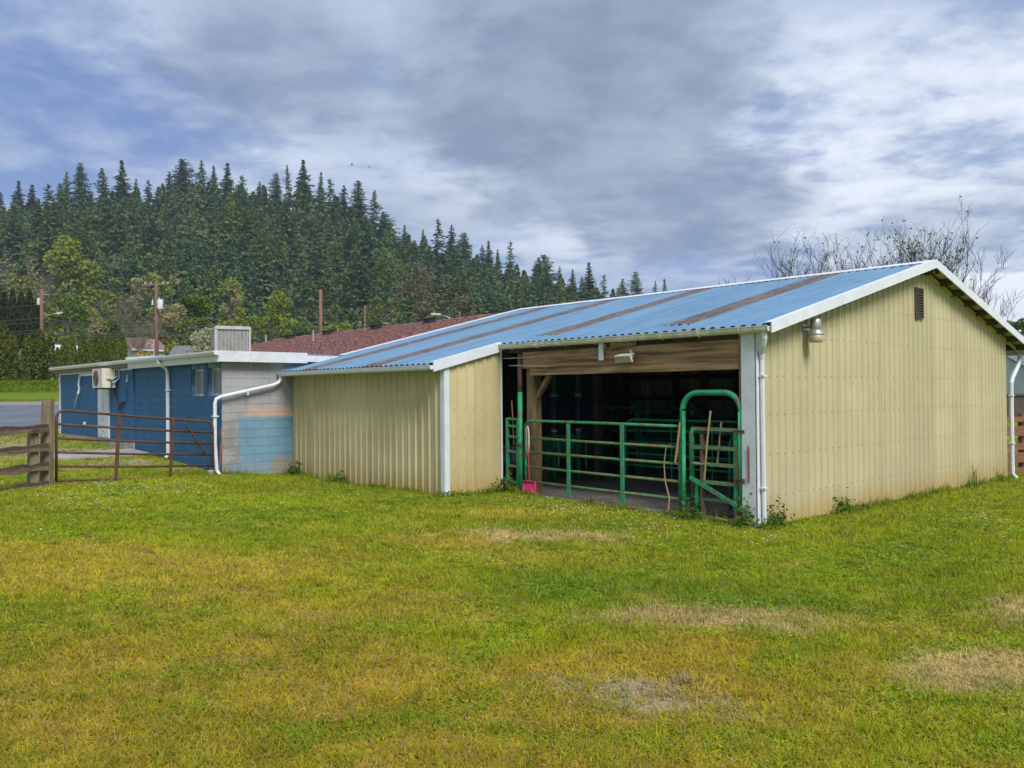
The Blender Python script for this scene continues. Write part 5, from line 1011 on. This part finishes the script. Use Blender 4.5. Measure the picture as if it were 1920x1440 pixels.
def far_wood():                                   # smaller firs filling in behind and between, past counting
    parts = []; r = np.random.default_rng(17)
    for _ in range(620):
        v = r.uniform(225, 425); u = v*r.uniform(-.66, .27); h = r.uniform(7, 17)*(1 if 960+FPX*u/v < 760 else .8); R0 = h*r.uniform(.17, .3); n = 240; z = h*(.05+.95*r.random(n)**1.3); a = r.random(n)*6.283; q = R0*np.clip(1-z/h, .02, 1)**.7*(.55+.55*r.random(n)); x, y = xy(u, v); zz0 = float(hillz(np.array([u]), np.array([v]))[0])
        V, F = leaf_tris(np.stack([x+np.cos(a)*q, y+np.sin(a)*q, zz0+z], 1), np.full(n, 1.15), .55, r, 1.5); parts.append((V, F))
    V, F = stacked(parts); link('far_wood', np_mesh('far_wood', V, F), T['under2'], label='smaller firs and saplings filling the wooded hillside', cat='forest', kind='stuff')
foliage('under2', (0.055, 0.12, 0.045), (0.13, 0.165, 0.045), 0, .15, .03); far_wood()
def understory():
    r = np.random.default_rng(8); n = 42000; v = 206+ (435-206)*r.random(n)**.9; u = (r.random(n)*1.0-.68)*v; x, y = xy(u, v); z = hillz(u, v)
    P = np.stack([x, y, z+abs(r.normal(size=n))*2.2+.3], 1); V, F = leaf_tris(P, np.full(n, 1.7), .3, r, 1.3); link('forest_undergrowth', np_mesh('forest_undergrowth', V, F), T['under'], label='dark undergrowth between the firs of the wooded hill', cat='undergrowth', kind='stuff')
foliage('under', (0.045, 0.085, 0.028), (0.10, 0.12, 0.035), 0, .1, .05)
understory()
# --- broadleaf trees
def broad_tree(name, base, h, w, leaf, lab, seed, n=1500, size=.55, squash=.85, trunk=.35, bark='bark', cat='tree', group=None, low=.25):
    r = np.random.default_rng(seed); t = thing(name, tuple(base), lab, cat, group); bl = []
    for k in range(11):
        a = r.random()*6.28; f = r.random(); zc = h*(low+(.92-low)*f); rr_ = w*.5*math.sqrt(max(.05, 1-((f-.42)/.62)**2)); q = rr_*(.25+.45*r.random()); bl.append((math.cos(a)*q, math.sin(a)*q, zc, rr_*(.42+.25*r.random()), squash))
    bl.append((0, 0, h*(low+.45*(1-low)), w*.34, 1.0)); n = int(n*2.2); size *= .66; P = crown_points(bl, n, r); V, F = leaf_tris(P, np.full(len(P), size), .2, r, 1.3)
    link('crown', np_mesh('crown', V, F), T[leaf], t); parts = [quad_tube([Vector((0, 0, -.5)), Vector((.1, .1, h*.35)), Vector((0, .1, h*.8))], trunk, trunk*.25)]
    for b in bl[:7]: parts.append(quad_tube([Vector((0, 0, h*.22)), Vector((b[0]*.5, b[1]*.5, b[2]*.72)), Vector(b[:3])], trunk*.4, trunk*.1))
    V, F = stacked(parts); link('trunk', np_mesh('trunk', V, F), T[bark], t); return t
def bare_tree(name, base, h, w, lab, seed, bark='bark_pale', leaf=None, nleaf=300, lsize=.12, stems=3, depth=5, tw=.012, cat='tree', lean=(0, 0), upright=.5, group=None):
    r = random.Random(seed); t = thing(name, tuple(base), lab, cat, group); m = MB(); tips = []
    def grow_(p, d, L, rad, dep):
        q = p; pts = [p]; n = 4
        for i in range(n):
            d = (d+Vector((r.gauss(0, .16), r.gauss(0, .16), r.gauss(.05, .10)))).normalized(); q = q+d*(L/n); pts.append(q)
        m.tube(pts, [rad*(1-.45*i/n) for i in range(n+1)], 4 if dep < 3 else 6, False)
        if dep <= 1: tips.extend(pts[1:])
        if dep == 0: return
        for _ in range(r.choice((2, 3, 3) if dep > 2 else (3, 4, 4))):
            a = r.random()*6.28; s = Vector((math.cos(a), math.sin(a), upright+r.random()*.5)).normalized(); k = r.randint(2 if dep > 2 else 1, n); grow_(pts[k], (d*.75+s*.75).normalized(), L*r.uniform(.55, .82), max(.0085 if h < 14 else .02, rad*.54), dep-1)
    for s in range(stems):
        a = 6.28*s/stems+r.random(); sp = .0 if stems == 1 else .30; d = Vector((math.cos(a)*sp*w/h+lean[0], math.sin(a)*sp*w/h+lean[1], 1)).normalized(); grow_(Vector((math.cos(a)*.1, math.sin(a)*.1, -.3)), d, h*.40, h*tw, depth-1)
    V = np.array(m.v); F = np.array(m.f); zm = V[:, 2].max(); off = V[V[:, 2] > .6*zm, :2].mean(0)-np.array(lean)*h*.3; V[:, :2] -= off*np.clip(V[:, 2:]/zm, 0, 1); sc = h/max(1, zm); V *= sc
    link('branches', np_mesh('branches', V, F), T[bark], t)
    if leaf:
        pk = np.array([tuple(q) for q in tips]); pk[:, :2] -= off*np.clip(pk[:, 2:]/zm, 0, 1); pk *= sc; rr_ = np.random.default_rng(seed); pk = pk[rr_.integers(0, len(pk), nleaf)]+rr_.normal(size=(nleaf, 3))*.05; V, F = leaf_tris(pk, np.full(nleaf, lsize), .2, rr_, 1.6); link('leaves', np_mesh('leaves', V, F), T[leaf], t)
    return t
def base_at(px_, v, hill=True):
    u = (px_-960)/FPX*v; x, y = xy(u, v); z = float(hillz(np.array([u]), np.array([v]))[0]) if v > 206 else g1(x, y); return Vector((x, y, z-.2))
def tree_px(kind, px_, ytop, wpx, v, leaf, lab, seed, **kw):
    b = base_at(px_, v); zt = CAM[2]+(736-.0079*(px_-960)-ytop)/FPX*v; h = max(1.2, zt-b.z); w = wpx/FPX*v
    if kind == 'b': return broad_tree('broadleaf_tree', b, h, w, leaf, lab, seed, **kw)
    return bare_tree('bare_tree', b, h, w, lab, seed, leaf=leaf, **kw)
for a in [('b',135,428,118,232,'leaf_lime','big yellow green maple on the lower left hillside',1,dict(n=3600,size=1.0,low=.15)),
 ('n',72,455,70,225,'leaf_buff','purplish brown bare spreading tree left of the big maple',2,dict(bark='bark_pale',nleaf=900,lsize=.5,stems=6,depth=5,tw=.009)),
 ('b',40,505,120,170,'leaf_olive','pale olive rounded tree at the left edge below the hill',3,dict(n=2600,size=.7,low=.1)),
 ('b',212,497,46,205,'leaf_lime','narrow bright yellow green tree in the middle of the lower slope',4,dict(n=1500,size=.7,low=.1)),
 ('b',130,545,110,130,'leaf_green','mid green bushy tree behind the lamp pole',5,dict(n=2400,size=.5,low=.05)),
 ('b',90,570,80,118,'leaf_olive','olive bush just right of the dark cypress row',6,dict(n=1500,size=.45,low=.05)),
 ('n',163,537,54,105,None,'pale bare tree standing left of the transformer pole',7,dict(stems=1,depth=6,tw=.012)),
 ('n',252,540,74,108,None,'brownish bare tree touching the transformer pole on its left',8,dict(stems=3,depth=6,tw=.010)),
 ('b',205,585,60,116,'leaf_green','small green tree between the two bare trees',9,dict(n=1200,size=.45,low=.05)),
 ('b',240,530,70,200,'leaf_brown','brownish tree on the lower slope behind the transformer pole',10,dict(n=1500,size=.7,low=.1)),
 ('b',322,488,56,215,'leaf_buff','buff tinged rounded tree right of the transformer pole top',11,dict(n=1500,size=.75,low=.1)),
 ('b',365,540,110,118,'leaf_green','broad feathery pine-like tree behind the blossom tree',12,dict(n=3400,size=.5,low=.08,squash=.5)),
 ('b',432,525,60,150,'leaf_buff','pale budding tree right of the feathery pine-like tree',13,dict(n=1300,size=.5,low=.1)),
 ('b',462,555,64,125,'leaf_lime','fresh green tree above the rooftop condenser',14,dict(n=1600,size=.45,low=.05)),
 ('b',440,605,120,92,'leaf_olive','yellow olive shrub mass just behind the rooftop condenser',15,dict(n=2400,size=.38,low=.0)),
 ('b',376,600,64,62,'blossom','white blossoming tree beside the rooftop condenser',16,dict(n=3000,size=.16,low=.2,trunk=.12,bark='bark_dark')),
 ('b',325,636,42,74,'leaf_lime','bright green rounded bush right of the transformer pole',17,dict(n=900,size=.3,low=.0)),
 ('b',272,652,38,80,'leaf_yellow','bright yellow flowering bush beside the small buff house',18,dict(n=500,size=.22,low=.1)),
 ('b',532,522,66,190,'leaf_lime','yellow green budding tree left of the bare wooden pole',19,dict(n=1700,size=.65,low=.1)),
 ('b',575,540,60,165,'leaf_green','mid green tree directly behind the bare wooden pole',20,dict(n=1500,size=.55,low=.05)),
 ('b',632,560,70,135,'leaf_lime','light green tree right of the bare wooden pole',21,dict(n=1800,size=.45,low=.05)),
 ('b',745,575,46,140,'leaf_lime','small bright green tree just above the red roof ridge',22,dict(n=1000,size=.45,low=.05)),
 ('b',812,566,56,135,'leaf_lime','bright green tree behind the cobra head street lamp',23,dict(n=1300,size=.42,low=.05)),
 ('b',785,482,90,300,'leaf_brown','brown green rounded madrone high on the right slope',24,dict(n=1500,size=1.0,low=.1)),
 ('b',800,535,70,240,'leaf_brown','russet rounded madrone above the street lamp',25,dict(n=1400,size=.9,low=.05)),
 ('b',725,460,80,330,'leaf_green','olive green rounded tree near the skyline where the hill falls away',26,dict(n=1300,size=1.1,low=.1)),
 ('b',870,545,70,230,'leaf_brown','dull brownish tree right of the russet madrone',27,dict(n=1300,size=.9,low=.05)),
 ('b',700,545,60,200,'leaf_green','green tree above the shorter distant pole',28,dict(n=1200,size=.7,low=.05)),
 ('b',505,570,60,130,'leaf_green','dark green bushy tree left of the bare wooden pole base',29,dict(n=1500,size=.45,low=.05)),
 ('b',15,585,90,140,'leaf_green','green thicket behind the dark cypress row',30,dict(n=1500,size=.5,low=.0)),
 ('b',300,590,70,125,'leaf_brown','dull brown shrub mass behind the transformer pole base',31,dict(n=1500,size=.42,low=.0)),
 ('b',185,600,70,98,'leaf_buff','pale budding shrub behind the hedge tops',32,dict(n=900,size=.35,low=.0)),
 ('b',1908,572,60,95,'leaf_green','dense green tree beyond the far eave of the barn',33,dict(n=2600,size=.35,low=.15))]: tree_px(*a[:-1], **a[-1])
rb_ = random.Random(41); lows = []
for i in range(50):
    v = rb_.uniform(208, 290); px_ = rb_.uniform(-10, 720) if i < 38 else rb_.uniform(620, 1000); h = rb_.uniform(9, 17)
    lf = rb_.choice(('leaf_lime', 'leaf_green', 'leaf_olive', 'leaf_olive', 'leaf_lime', 'leaf_brown', 'leaf_buff') if px_ < 650 else ('leaf_green', 'leaf_brown', 'leaf_olive')); lows.append((px_, v, h, lf, rb_.uniform(.6, .95)))
cnt = {}
for i, (px_, v, h, lf, wr) in enumerate(sorted(lows)):
    nmc = {'leaf_lime': 'yellow green', 'leaf_green': 'mid green', 'leaf_olive': 'olive', 'leaf_brown': 'brownish', 'leaf_buff': 'pale budding'}[lf]; cnt[nmc] = cnt.get(nmc, 0)+1
    broad_tree('broadleaf_tree', base_at(px_, v), h, h*wr, lf, nmc+' round tree among firs low on the hill, '+ORD[cnt[nmc]-1]+' such from the left', 300+i, n=900, size=1.0, low=.08, group=nmc+' broadleaf trees on the lower hillside')
# --- bare trees behind the barn ridge
for px_, yt, w, v, lab, sd_, kw in [(1502,455,110,46,'low leafless branches left of the others behind the barn ridge',3,dict(stems=6,tw=.010)),
  (1560,408,90,45,'slender bare tree with few leaves behind the barn ridge',5,dict(stems=4,tw=.010,leaf='leaf_green',nleaf=700,lsize=.075)),
  (1625,436,80,46,'thin leafless stems between the slender and the leafy tree',9,dict(stems=5,tw=.009)),
  (1690,393,170,44,'largest budding tree with small green leaves behind the barn ridge',12,dict(stems=11,tw=.010,leaf='leaf_green',nleaf=3500,lsize=.085)),
  (1765,462,100,43,'leafless tree leaning right beyond the gable peak',21,dict(stems=8,tw=.009,lean=(.10*RT[0], .10*RT[1])))]:
    kw = dict(kw); lf = kw.pop('leaf', None); b = base_at(px_, v); h = CAM[2]+(736-.0079*(px_-960)-yt)/FPX*v-b.z
    bare_tree('bare_tree', b, h, w/FPX*v, lab, sd_, bark='bark_dark', leaf=lf, depth=6, group='bare trees behind the barn', **kw)
# --- hedge of columnar shrubs
def column_mesh(seed, h=5.0, r0=.62):
    r = np.random.default_rng(seed); n = 2600; z = h*r.random(n)**.9; f = z/h; R = r0*np.sqrt(np.clip(1-f**2.6, .01, 1))*(.78+.28*r.random(n))*(1+.10*np.sin(z*3+seed)); a = 6.283*r.random(n)
    P = np.stack([np.cos(a)*R, np.sin(a)*R, z+.05], 1); V, F = leaf_tris(P, np.full(n, .15), 0, r, 1.8); return np_mesh('foliage', V, F)
CM = [column_mesh(s) for s in (1, 2, 3, 4)]; STEM = MB().tube([(0, 0, -.3), (0, 0, 2.0), (0, 0, 4.5)], [.08, .06, .02], 6, False).mesh('stem')
ordn = 'first second third fourth fifth sixth seventh eighth ninth tenth eleventh twelfth thirteenth fourteenth fifteenth sixteenth seventeenth eighteenth'.split()
def column(px_, yt, v, wpx, mat, lab, group, i, nm='columnar_shrub', zb_=None):
    b = base_at(px_, v); h = CAM[2]+(736-.0079*(px_-960)-yt)/FPX*v-b.z; t = thing(nm, tuple(b), lab, 'shrub', group); sx = (wpx/FPX*v)/1.56
    for me, part, mt in ((CM[i % 4], 'foliage', mat), (STEM, 'stem', 'bark')):
        if part == 'foliage' and mat != 'arbor': me = me.copy(); me.materials.clear()
        o = link(part, me, T[mt], t); o.scale = (sx, sx, h/5.); o.rotation_euler = (0, 0, i*1.3)
for i, (px_, yt, w) in enumerate([(6,605,30),(24,624,26),(52,627,28),(74,619,34),(94,632,24),(108,652,18),(121,637,22),(135,630,22),(155,625,26),(170,636,18),(181,630,18),(192,628,18),(204,622,18),(212,621,18),(221,622,17),(231,623,19)]):
    column(px_, yt, 77+i*.35, w, 'arbor', ordn[i]+' columnar shrub from the left in the arborvitae hedge', 'arborvitae hedge', i)
for i, (px_, yt, w) in enumerate([(-12,556,34),(8,552,30),(24,545,26),(40,550,28),(56,546,26),(70,560,22)]):
    column(px_, yt, 104+i*.4, w, 'cypress', ordn[i]+' tall dark cypress from the left behind the hedge', 'dark cypress row behind the hedge', i, 'cypress')
# ================================================================ lawn blades
def in_poly_mask(x, y):
    k = (x > -0.02) & (x < 11.5) & (y > 0.0) & (y < 12.1); k |= (x > -1.49) & (x < 1) & (y > 5.86) & (y < 12.2); k |= (x > BX-.06) & (x < 13) & (y > BY-.0) & (y < 30.2)
    k |= (x > -5.8) & (x < -3.2) & (y > 16.9) & (y < 18.5) & (x > -5.75+(y-17)*.3); return k
def make_grass(N=1450000):
    r = np.random.default_rng(77); v = 3.0*(36/3.0)**(r.random(N)**.92); u = (r.random(N)*2-1)*(.71*v+2.3); x, y = xy(u, v)
    C, bare = lawn(x, y, (r.random(N)-.5)*.5); n2 = fbm(x, y, 2.6, 3, 91); keep = ~in_poly_mask(x, y) & (r.random(N) > bare*.82) & ((v < 33.5) | (u > -10))
    x, y, u, v, C, n2 = x[keep], y[keep], u[keep], v[keep], C[keep], n2[keep]; n = len(x); z = gh(x, y)
    dry = np.clip((C[:, 0]-C[:, 1])/.06+.3, 0, 1)
    h = (.022+.036*r.random(n))*(.6+.9*n2)*(1+.012*v); w = .0013+.00046*v
    # taller uncut fringe against the walls, posts and gate
    d1 = np.where((x > -.1) & (x < 11.7), np.abs(y+.06), 9); d2 = np.where((y > 5.8) & (y < 12.2), np.abs(x+1.55), 9); d3 = np.where((y > 0) & (y < 5.95), np.abs(x+.04), 9); d4 = np.where((x > -3.5) & (x < -1.4), np.abs(y-12.0), 9); d5 = np.hypot(x+7.5, y-10.1); d6 = np.where((x > -1.5) & (x < .1), np.abs(y-5.8), 9)
    dd = np.minimum.reduce([d1, d2, d3, d4, d5, d6]); fr = np.exp(-(dd/.12)**2)*sstep(fbm(x, y, 1.6, 3, 8), .30, .55); h = h*(1+3.6*fr*r.random(n)); C = C*(1-fr[:, None]*.55)+np.array([.085,.15,.014])*fr[:, None]*.55
    a = r.random(n)*6.283; ln = (.25+.75*r.random(n))*h*(1+.6*dry); tip = np.stack([x+np.cos(a)*ln, y+np.sin(a)*ln, z+h], 1); bx = -np.sin(a)*w; by = np.cos(a)*w
    tw = r.normal(size=n)*.7; bx, by = bx*np.cos(tw)-by*np.sin(tw), bx*np.sin(tw)+by*np.cos(tw)
    cl = sstep(fbm(x, y, 1.4, 3, 71), .50, .62)*(1-dry); broad = r.random(n) < .22+.55*cl; Cb_cl = cl                                  # clover and other flat leaves
    gq = 2.0+1.1*cl; bx = np.where(broad, bx*gq, bx); by = np.where(broad, by*gq, by); tip[:, 2] = np.where(broad, z+h*.55, tip[:, 2])
    lift = np.where(broad, h*.35, -.004)
    V = np.stack([np.stack([x-bx, y-by, z+lift], 1), np.stack([x+bx, y+by, z+lift], 1), tip], 1).reshape(-1, 3)
    k = (.62+.80*r.random(n))[:, None]; Cb = C*k; Cb = np.where((broad & (cl > .3))[:, None], Cb*np.array([.78, .95, 1.0]), Cb); strw = (r.random(n) < .04+.14*dry)[:, None]; Cb = np.where(strw, np.array([.40,.31,.12])*k, Cb); yl = (r.random(n) < .012)[:, None]; Cb = np.where(yl, np.array([.55,.42,.02]), Cb)
    # coarser tufts and rosettes that the mower leaves standing
    nt_ = 2600; tv_ = 3.6*(30/3.6)**r.random(nt_); tu = (r.random(nt_)*2-1)*(.68*tv_+1.2); tx, ty = xy(tu, tv_); Ct, bt = lawn(tx, ty); ok = ~in_poly_mask(tx, ty); tx, ty, tv_, Ct = tx[ok], ty[ok], tv_[ok], Ct[ok]; q = 26; nn_ = len(tx)*q
    X = np.repeat(tx, q)+r.normal(size=nn_)*.035; Y = np.repeat(ty, q)+r.normal(size=nn_)*.035; Z = gh(X, Y); A = r.random(nn_)*6.283; LL = np.repeat(.035+.05*r.random(len(tx)), q)*(.6+.7*r.random(nn_)); HH = LL*np.repeat(.35+.8*r.random(len(tx)), q); ww = .0022+.0005*np.repeat(tv_, q)
    V3 = np.stack([np.stack([X-np.sin(A)*ww, Y+np.cos(A)*ww, Z], 1), np.stack([X+np.sin(A)*ww, Y-np.cos(A)*ww, Z], 1), np.stack([X+np.cos(A)*LL, Y+np.sin(A)*LL, Z+HH], 1)], 1).reshape(-1, 3)
    gcol = np.where(r.random(len(tx))[:, None] < .8, Ct*.45+np.array([.15, .26, .015])*.62, Ct*1.1); V = np.vstack([V, V3]); Cb = np.vstack([Cb, np.repeat(gcol, q, 0)*(.7+.6*r.random(nn_))[:, None]]); n = len(Cb)
    me = np_mesh('lawn_grass', V, np.arange(3*n).reshape(-1, 3)); setcol(me, np.repeat(Cb, 3, 0)); link('lawn_grass', me, T['blade'], label='short mown grass, moss and clover of the lawn', cat='grass', kind='stuff')
make_grass()
def bank_grass(n=70000):
    r = np.random.default_rng(4); v = r.uniform(65.5, 78, n); u = r.uniform(-60, -16, n); x, y = xy(u, v); z = gh(x, y); f = fbm(x, y, .6, 4, 2); h = (.08+.16*r.random(n))*(.5+f); a = r.random(n)*6.283; w = .035
    V = np.stack([np.stack([x-np.sin(a)*w, y+np.cos(a)*w, z-.01], 1), np.stack([x+np.sin(a)*w, y-np.cos(a)*w, z-.01], 1), np.stack([x+np.cos(a)*h*.6, y+np.sin(a)*h*.6, z+h], 1)], 1).reshape(-1, 3)
    dry = sstep(fbm(x, y, .35, 4, 12)+(68-v)*.06, .48, .72)[:, None]; C = (np.array([.155,.225,.014])*(1-dry)+np.array([.36,.27,.07])*dry)*(.6+.8*r.random(n))[:, None]
    me = np_mesh('bank_grass', V, np.arange(3*n).reshape(-1, 3)); setcol(me, np.repeat(C, 3, 0)); link('bank_grass', me, T['blade'], label='rough grass on the bank below the hedge', cat='grass', kind='stuff')
bank_grass()
# daisies and pebbles, far too many to count
T['daisy'] = pm('daisy_white', (0.75, 0.75, 0.72), (0.65, 0.66, 0.62), 20, .7)
def scatter(name, spots, mat, size, lift, lab, cat, seed, flat):
    r = np.random.default_rng(seed); VV, FF, o = [], [], 0
    for px_, py_, wx, wy, n, z in spots:
        for _ in range(n):
            q = gpx(px_+r.normal()*wx, py_+r.normal()*wy, z)
            if in_poly_mask(np.array([q[0]]), np.array([q[1]]))[0] or py_ < 780: continue
            s = size*(.6+.8*r.random()); zc = g1(q[0], q[1])+lift; a = r.random()*6.28
            if flat: V = [(q[0]+s*math.cos(a+k*1.047)*.5, q[1]+s*math.sin(a+k*1.047)*.5, zc+.004*math.cos(k*2+a)) for k in range(6)]; F = [(0,1,2),(0,2,3),(0,3,4),(0,4,5)]
            else: V = [(q[0]+s*.6*math.cos(a+k*1.57), q[1]+s*.45*math.sin(a+k*1.57), zc) for k in range(4)]+[(q[0]+s*.2*math.cos(a+k*1.57), q[1]+s*.2*math.sin(a+k*1.57), zc+s*.4) for k in range(4)]; F = [(4,5,6),(4,6,7)]+[(k,(k+1)%4,4+(k+1)%4) for k in range(4)]+[(k,4+(k+1)%4,4+k) for k in range(4)]
            VV += V; FF += [tuple(i+o for i in f) for f in F]; o = len(VV)
    link(name, np_mesh(name, VV, FF), mat, label=lab, cat=cat, kind='stuff')
scatter('daisies', [(210,920,70,9,150,.35),(330,918,60,8,90,.3),(120,935,60,10,60,.4),(1080,955,60,10,120,.05),(1190,985,70,14,130,.03),(1020,935,40,6,60,.1),(1800,975,60,14,60,-.1),(1880,990,40,18,40,-.1),(1400,1010,60,10,30,0),(640,940,120,16,40,.08),(80,1000,80,30,30,.3)], T['daisy'], .024, .045, 'tiny white daisies dotted over the lawn', 'daisies', 5, True)
T['pebble'] = pm('grey_pebbles', (0.36, 0.32, 0.27), (0.20, 0.175, 0.145), 30, .85, obj=False)
scatter('pebbles', [(1090,1290,60,18,260,.03),(1190,1300,80,20,380,.03),(380,1255,70,9,120,.06),(500,1195,40,9,60,.08),(1330,1160,90,9,60,.03),(1370,1330,60,14,80,.03),(1010,1275,40,9,60,.04)], T['pebble'], .016, .004, 'grey pebbles in the bare gravelly patches of lawn', 'pebbles', 6, False)
# taller weeds against the walls
def weed(x, y, h, n, sp, lab, seed, blade=True, nm='weed'):
    r = np.random.default_rng(seed); z = g1(x, y); t = thing(nm, (x, y, z), lab, 'weed', 'weeds along the walls'); V, F, o = [], [], 0
    for _ in range(n):
        a = r.random()*6.28; L = h*(.55+.5*r.random()); b = np.array([r.normal()*sp*.4, r.normal()*sp*.25, -.02]); bend = sp*(.5+r.random()); w = .006+.004*r.random() if blade else .004; K = 5
        for k in range(K+1):
            f = k/K; c = b+np.array([math.cos(a)*bend*f*f, math.sin(a)*bend*f*f, L*f*(1-.22*f*f)]); ww = w*(1-f*.9); V += [c+np.array([-math.sin(a)*ww, math.cos(a)*ww, 0]), c-np.array([-math.sin(a)*ww, math.cos(a)*ww, 0])]
        F += [(o+2*k, o+2*k+1, o+2*k+3, o+2*k+2) for k in range(K)]; o = len(V)
    link('stems', np_mesh('stems', V, F), T['weed'], t)
    if not blade:
        P = np.array([[r.normal()*sp*.8, r.normal()*sp*.4, abs(r.normal())*h*.45+.02] for _ in range(n*11)]); v_, f_ = leaf_tris(P, np.full(len(P), .042), .4, r, 1.4); link('leaves', np_mesh('leaves', v_, f_), T['weed'], t)
for i, (x, y, h, n, sp, lab, bl) in enumerate([(.30,-.16,.30,26,.20,'leafy weed at the near corner of the gable wall',False),(8.9,-.12,.85,14,.16,'tall seeding grass clump against the gable wall',True),(8.5,-.13,.35,16,.14,'short grass clump just left of the tall seeding clump',True),(2.6,-.12,.30,14,.14,'bushy weed low on the gable wall, second from the near corner',False),(3.5,-.12,.26,16,.12,'grassy tuft at the gable wall right of the bushy weed',True),(5.2,-.12,.24,18,.14,'grassy tuft midway along the gable wall',True),(6.6,-.12,.30,18,.16,'broad grassy tuft below the louvre vent',True),(10.6,-.15,.42,28,.25,'thick grass clump near the far end of the gable wall',True),(-.05,.75,.34,22,.22,'tall grass in front of the small arch gate',True),(-.08,1.15,.28,22,.20,'leafy dock weed beside the arch gate post',False),(-.06,5.62,.34,24,.22,'leafy weed at the foot of the narrow side panel',False),(-.5,5.74,.24,18,.16,'grass tuft at the lean-to end wall',True),(-1.62,11.7,.34,22,.18,'leafy weed where the lean-to wall meets the grey block wall',False),(-1.62,9.6,.20,18,.16,'small weed midway along the lean-to wall',False),(-1.62,8.2,.20,18,.16,'grass tuft along the lean-to wall nearer the corner',True),(-.10,.12,.42,14,.14,'creeping weed climbing the peeling corner post',False),(-.06,3.4,.26,24,.25,'grass tuft under the middle of the long gate',True)]): weed(x, y, h, n, sp, lab, 100+i, bl)
# two birds far up
for (px_, py_, s, lab) in ((660, 309, .55, 'larger left one of two dark birds in the sky'), (692, 313, .4, 'smaller right one of two dark birds in the sky')):
    c = Vector(at(px_, py_, 150)); m = MB(); m.tube([c-rv*.5*s, c-rv*.2*s, c+rv*.25*s, c+rv*.5*s], [.02*s, .13*s, .12*s, .02*s], 8)
    for sg_ in (-1, 1): m.prism([c+fv*.05*sg_*s-rv*.15*s, c+fv*.6*sg_*s+zz*.3*s-rv*.1*s, c+fv*1.0*sg_*s+zz*.2*s+rv*.2*s, c+fv*.05*sg_*s+rv*.2*s], (0, 0, .02))
    m.build('bird', T['black'], label=lab, cat='bird', group='birds in the sky')
# ================================================================ haze in the valley air
hz, ht, hb_, ho = material('valley_haze'); ht.t.nodes.remove(hb_)
pvn = ht.n('ShaderNodeVolumePrincipled'); pvn.inputs['Color'].default_value = (0.70, 0.84, 1.0, 1); pvn.inputs['Density'].default_value = 0.00022; pvn.inputs['Anisotropy'].default_value = 0.2
ht.l.new(pvn.outputs[0], ho.inputs['Volume'])
hm = MB().box(-4200, 4200, -4200, 4200, -2.2, 165)
hzo = link('haze', hm.mesh('haze'), hz, kind='stuff', label='thin pale haze in the valley air', cat='haze')
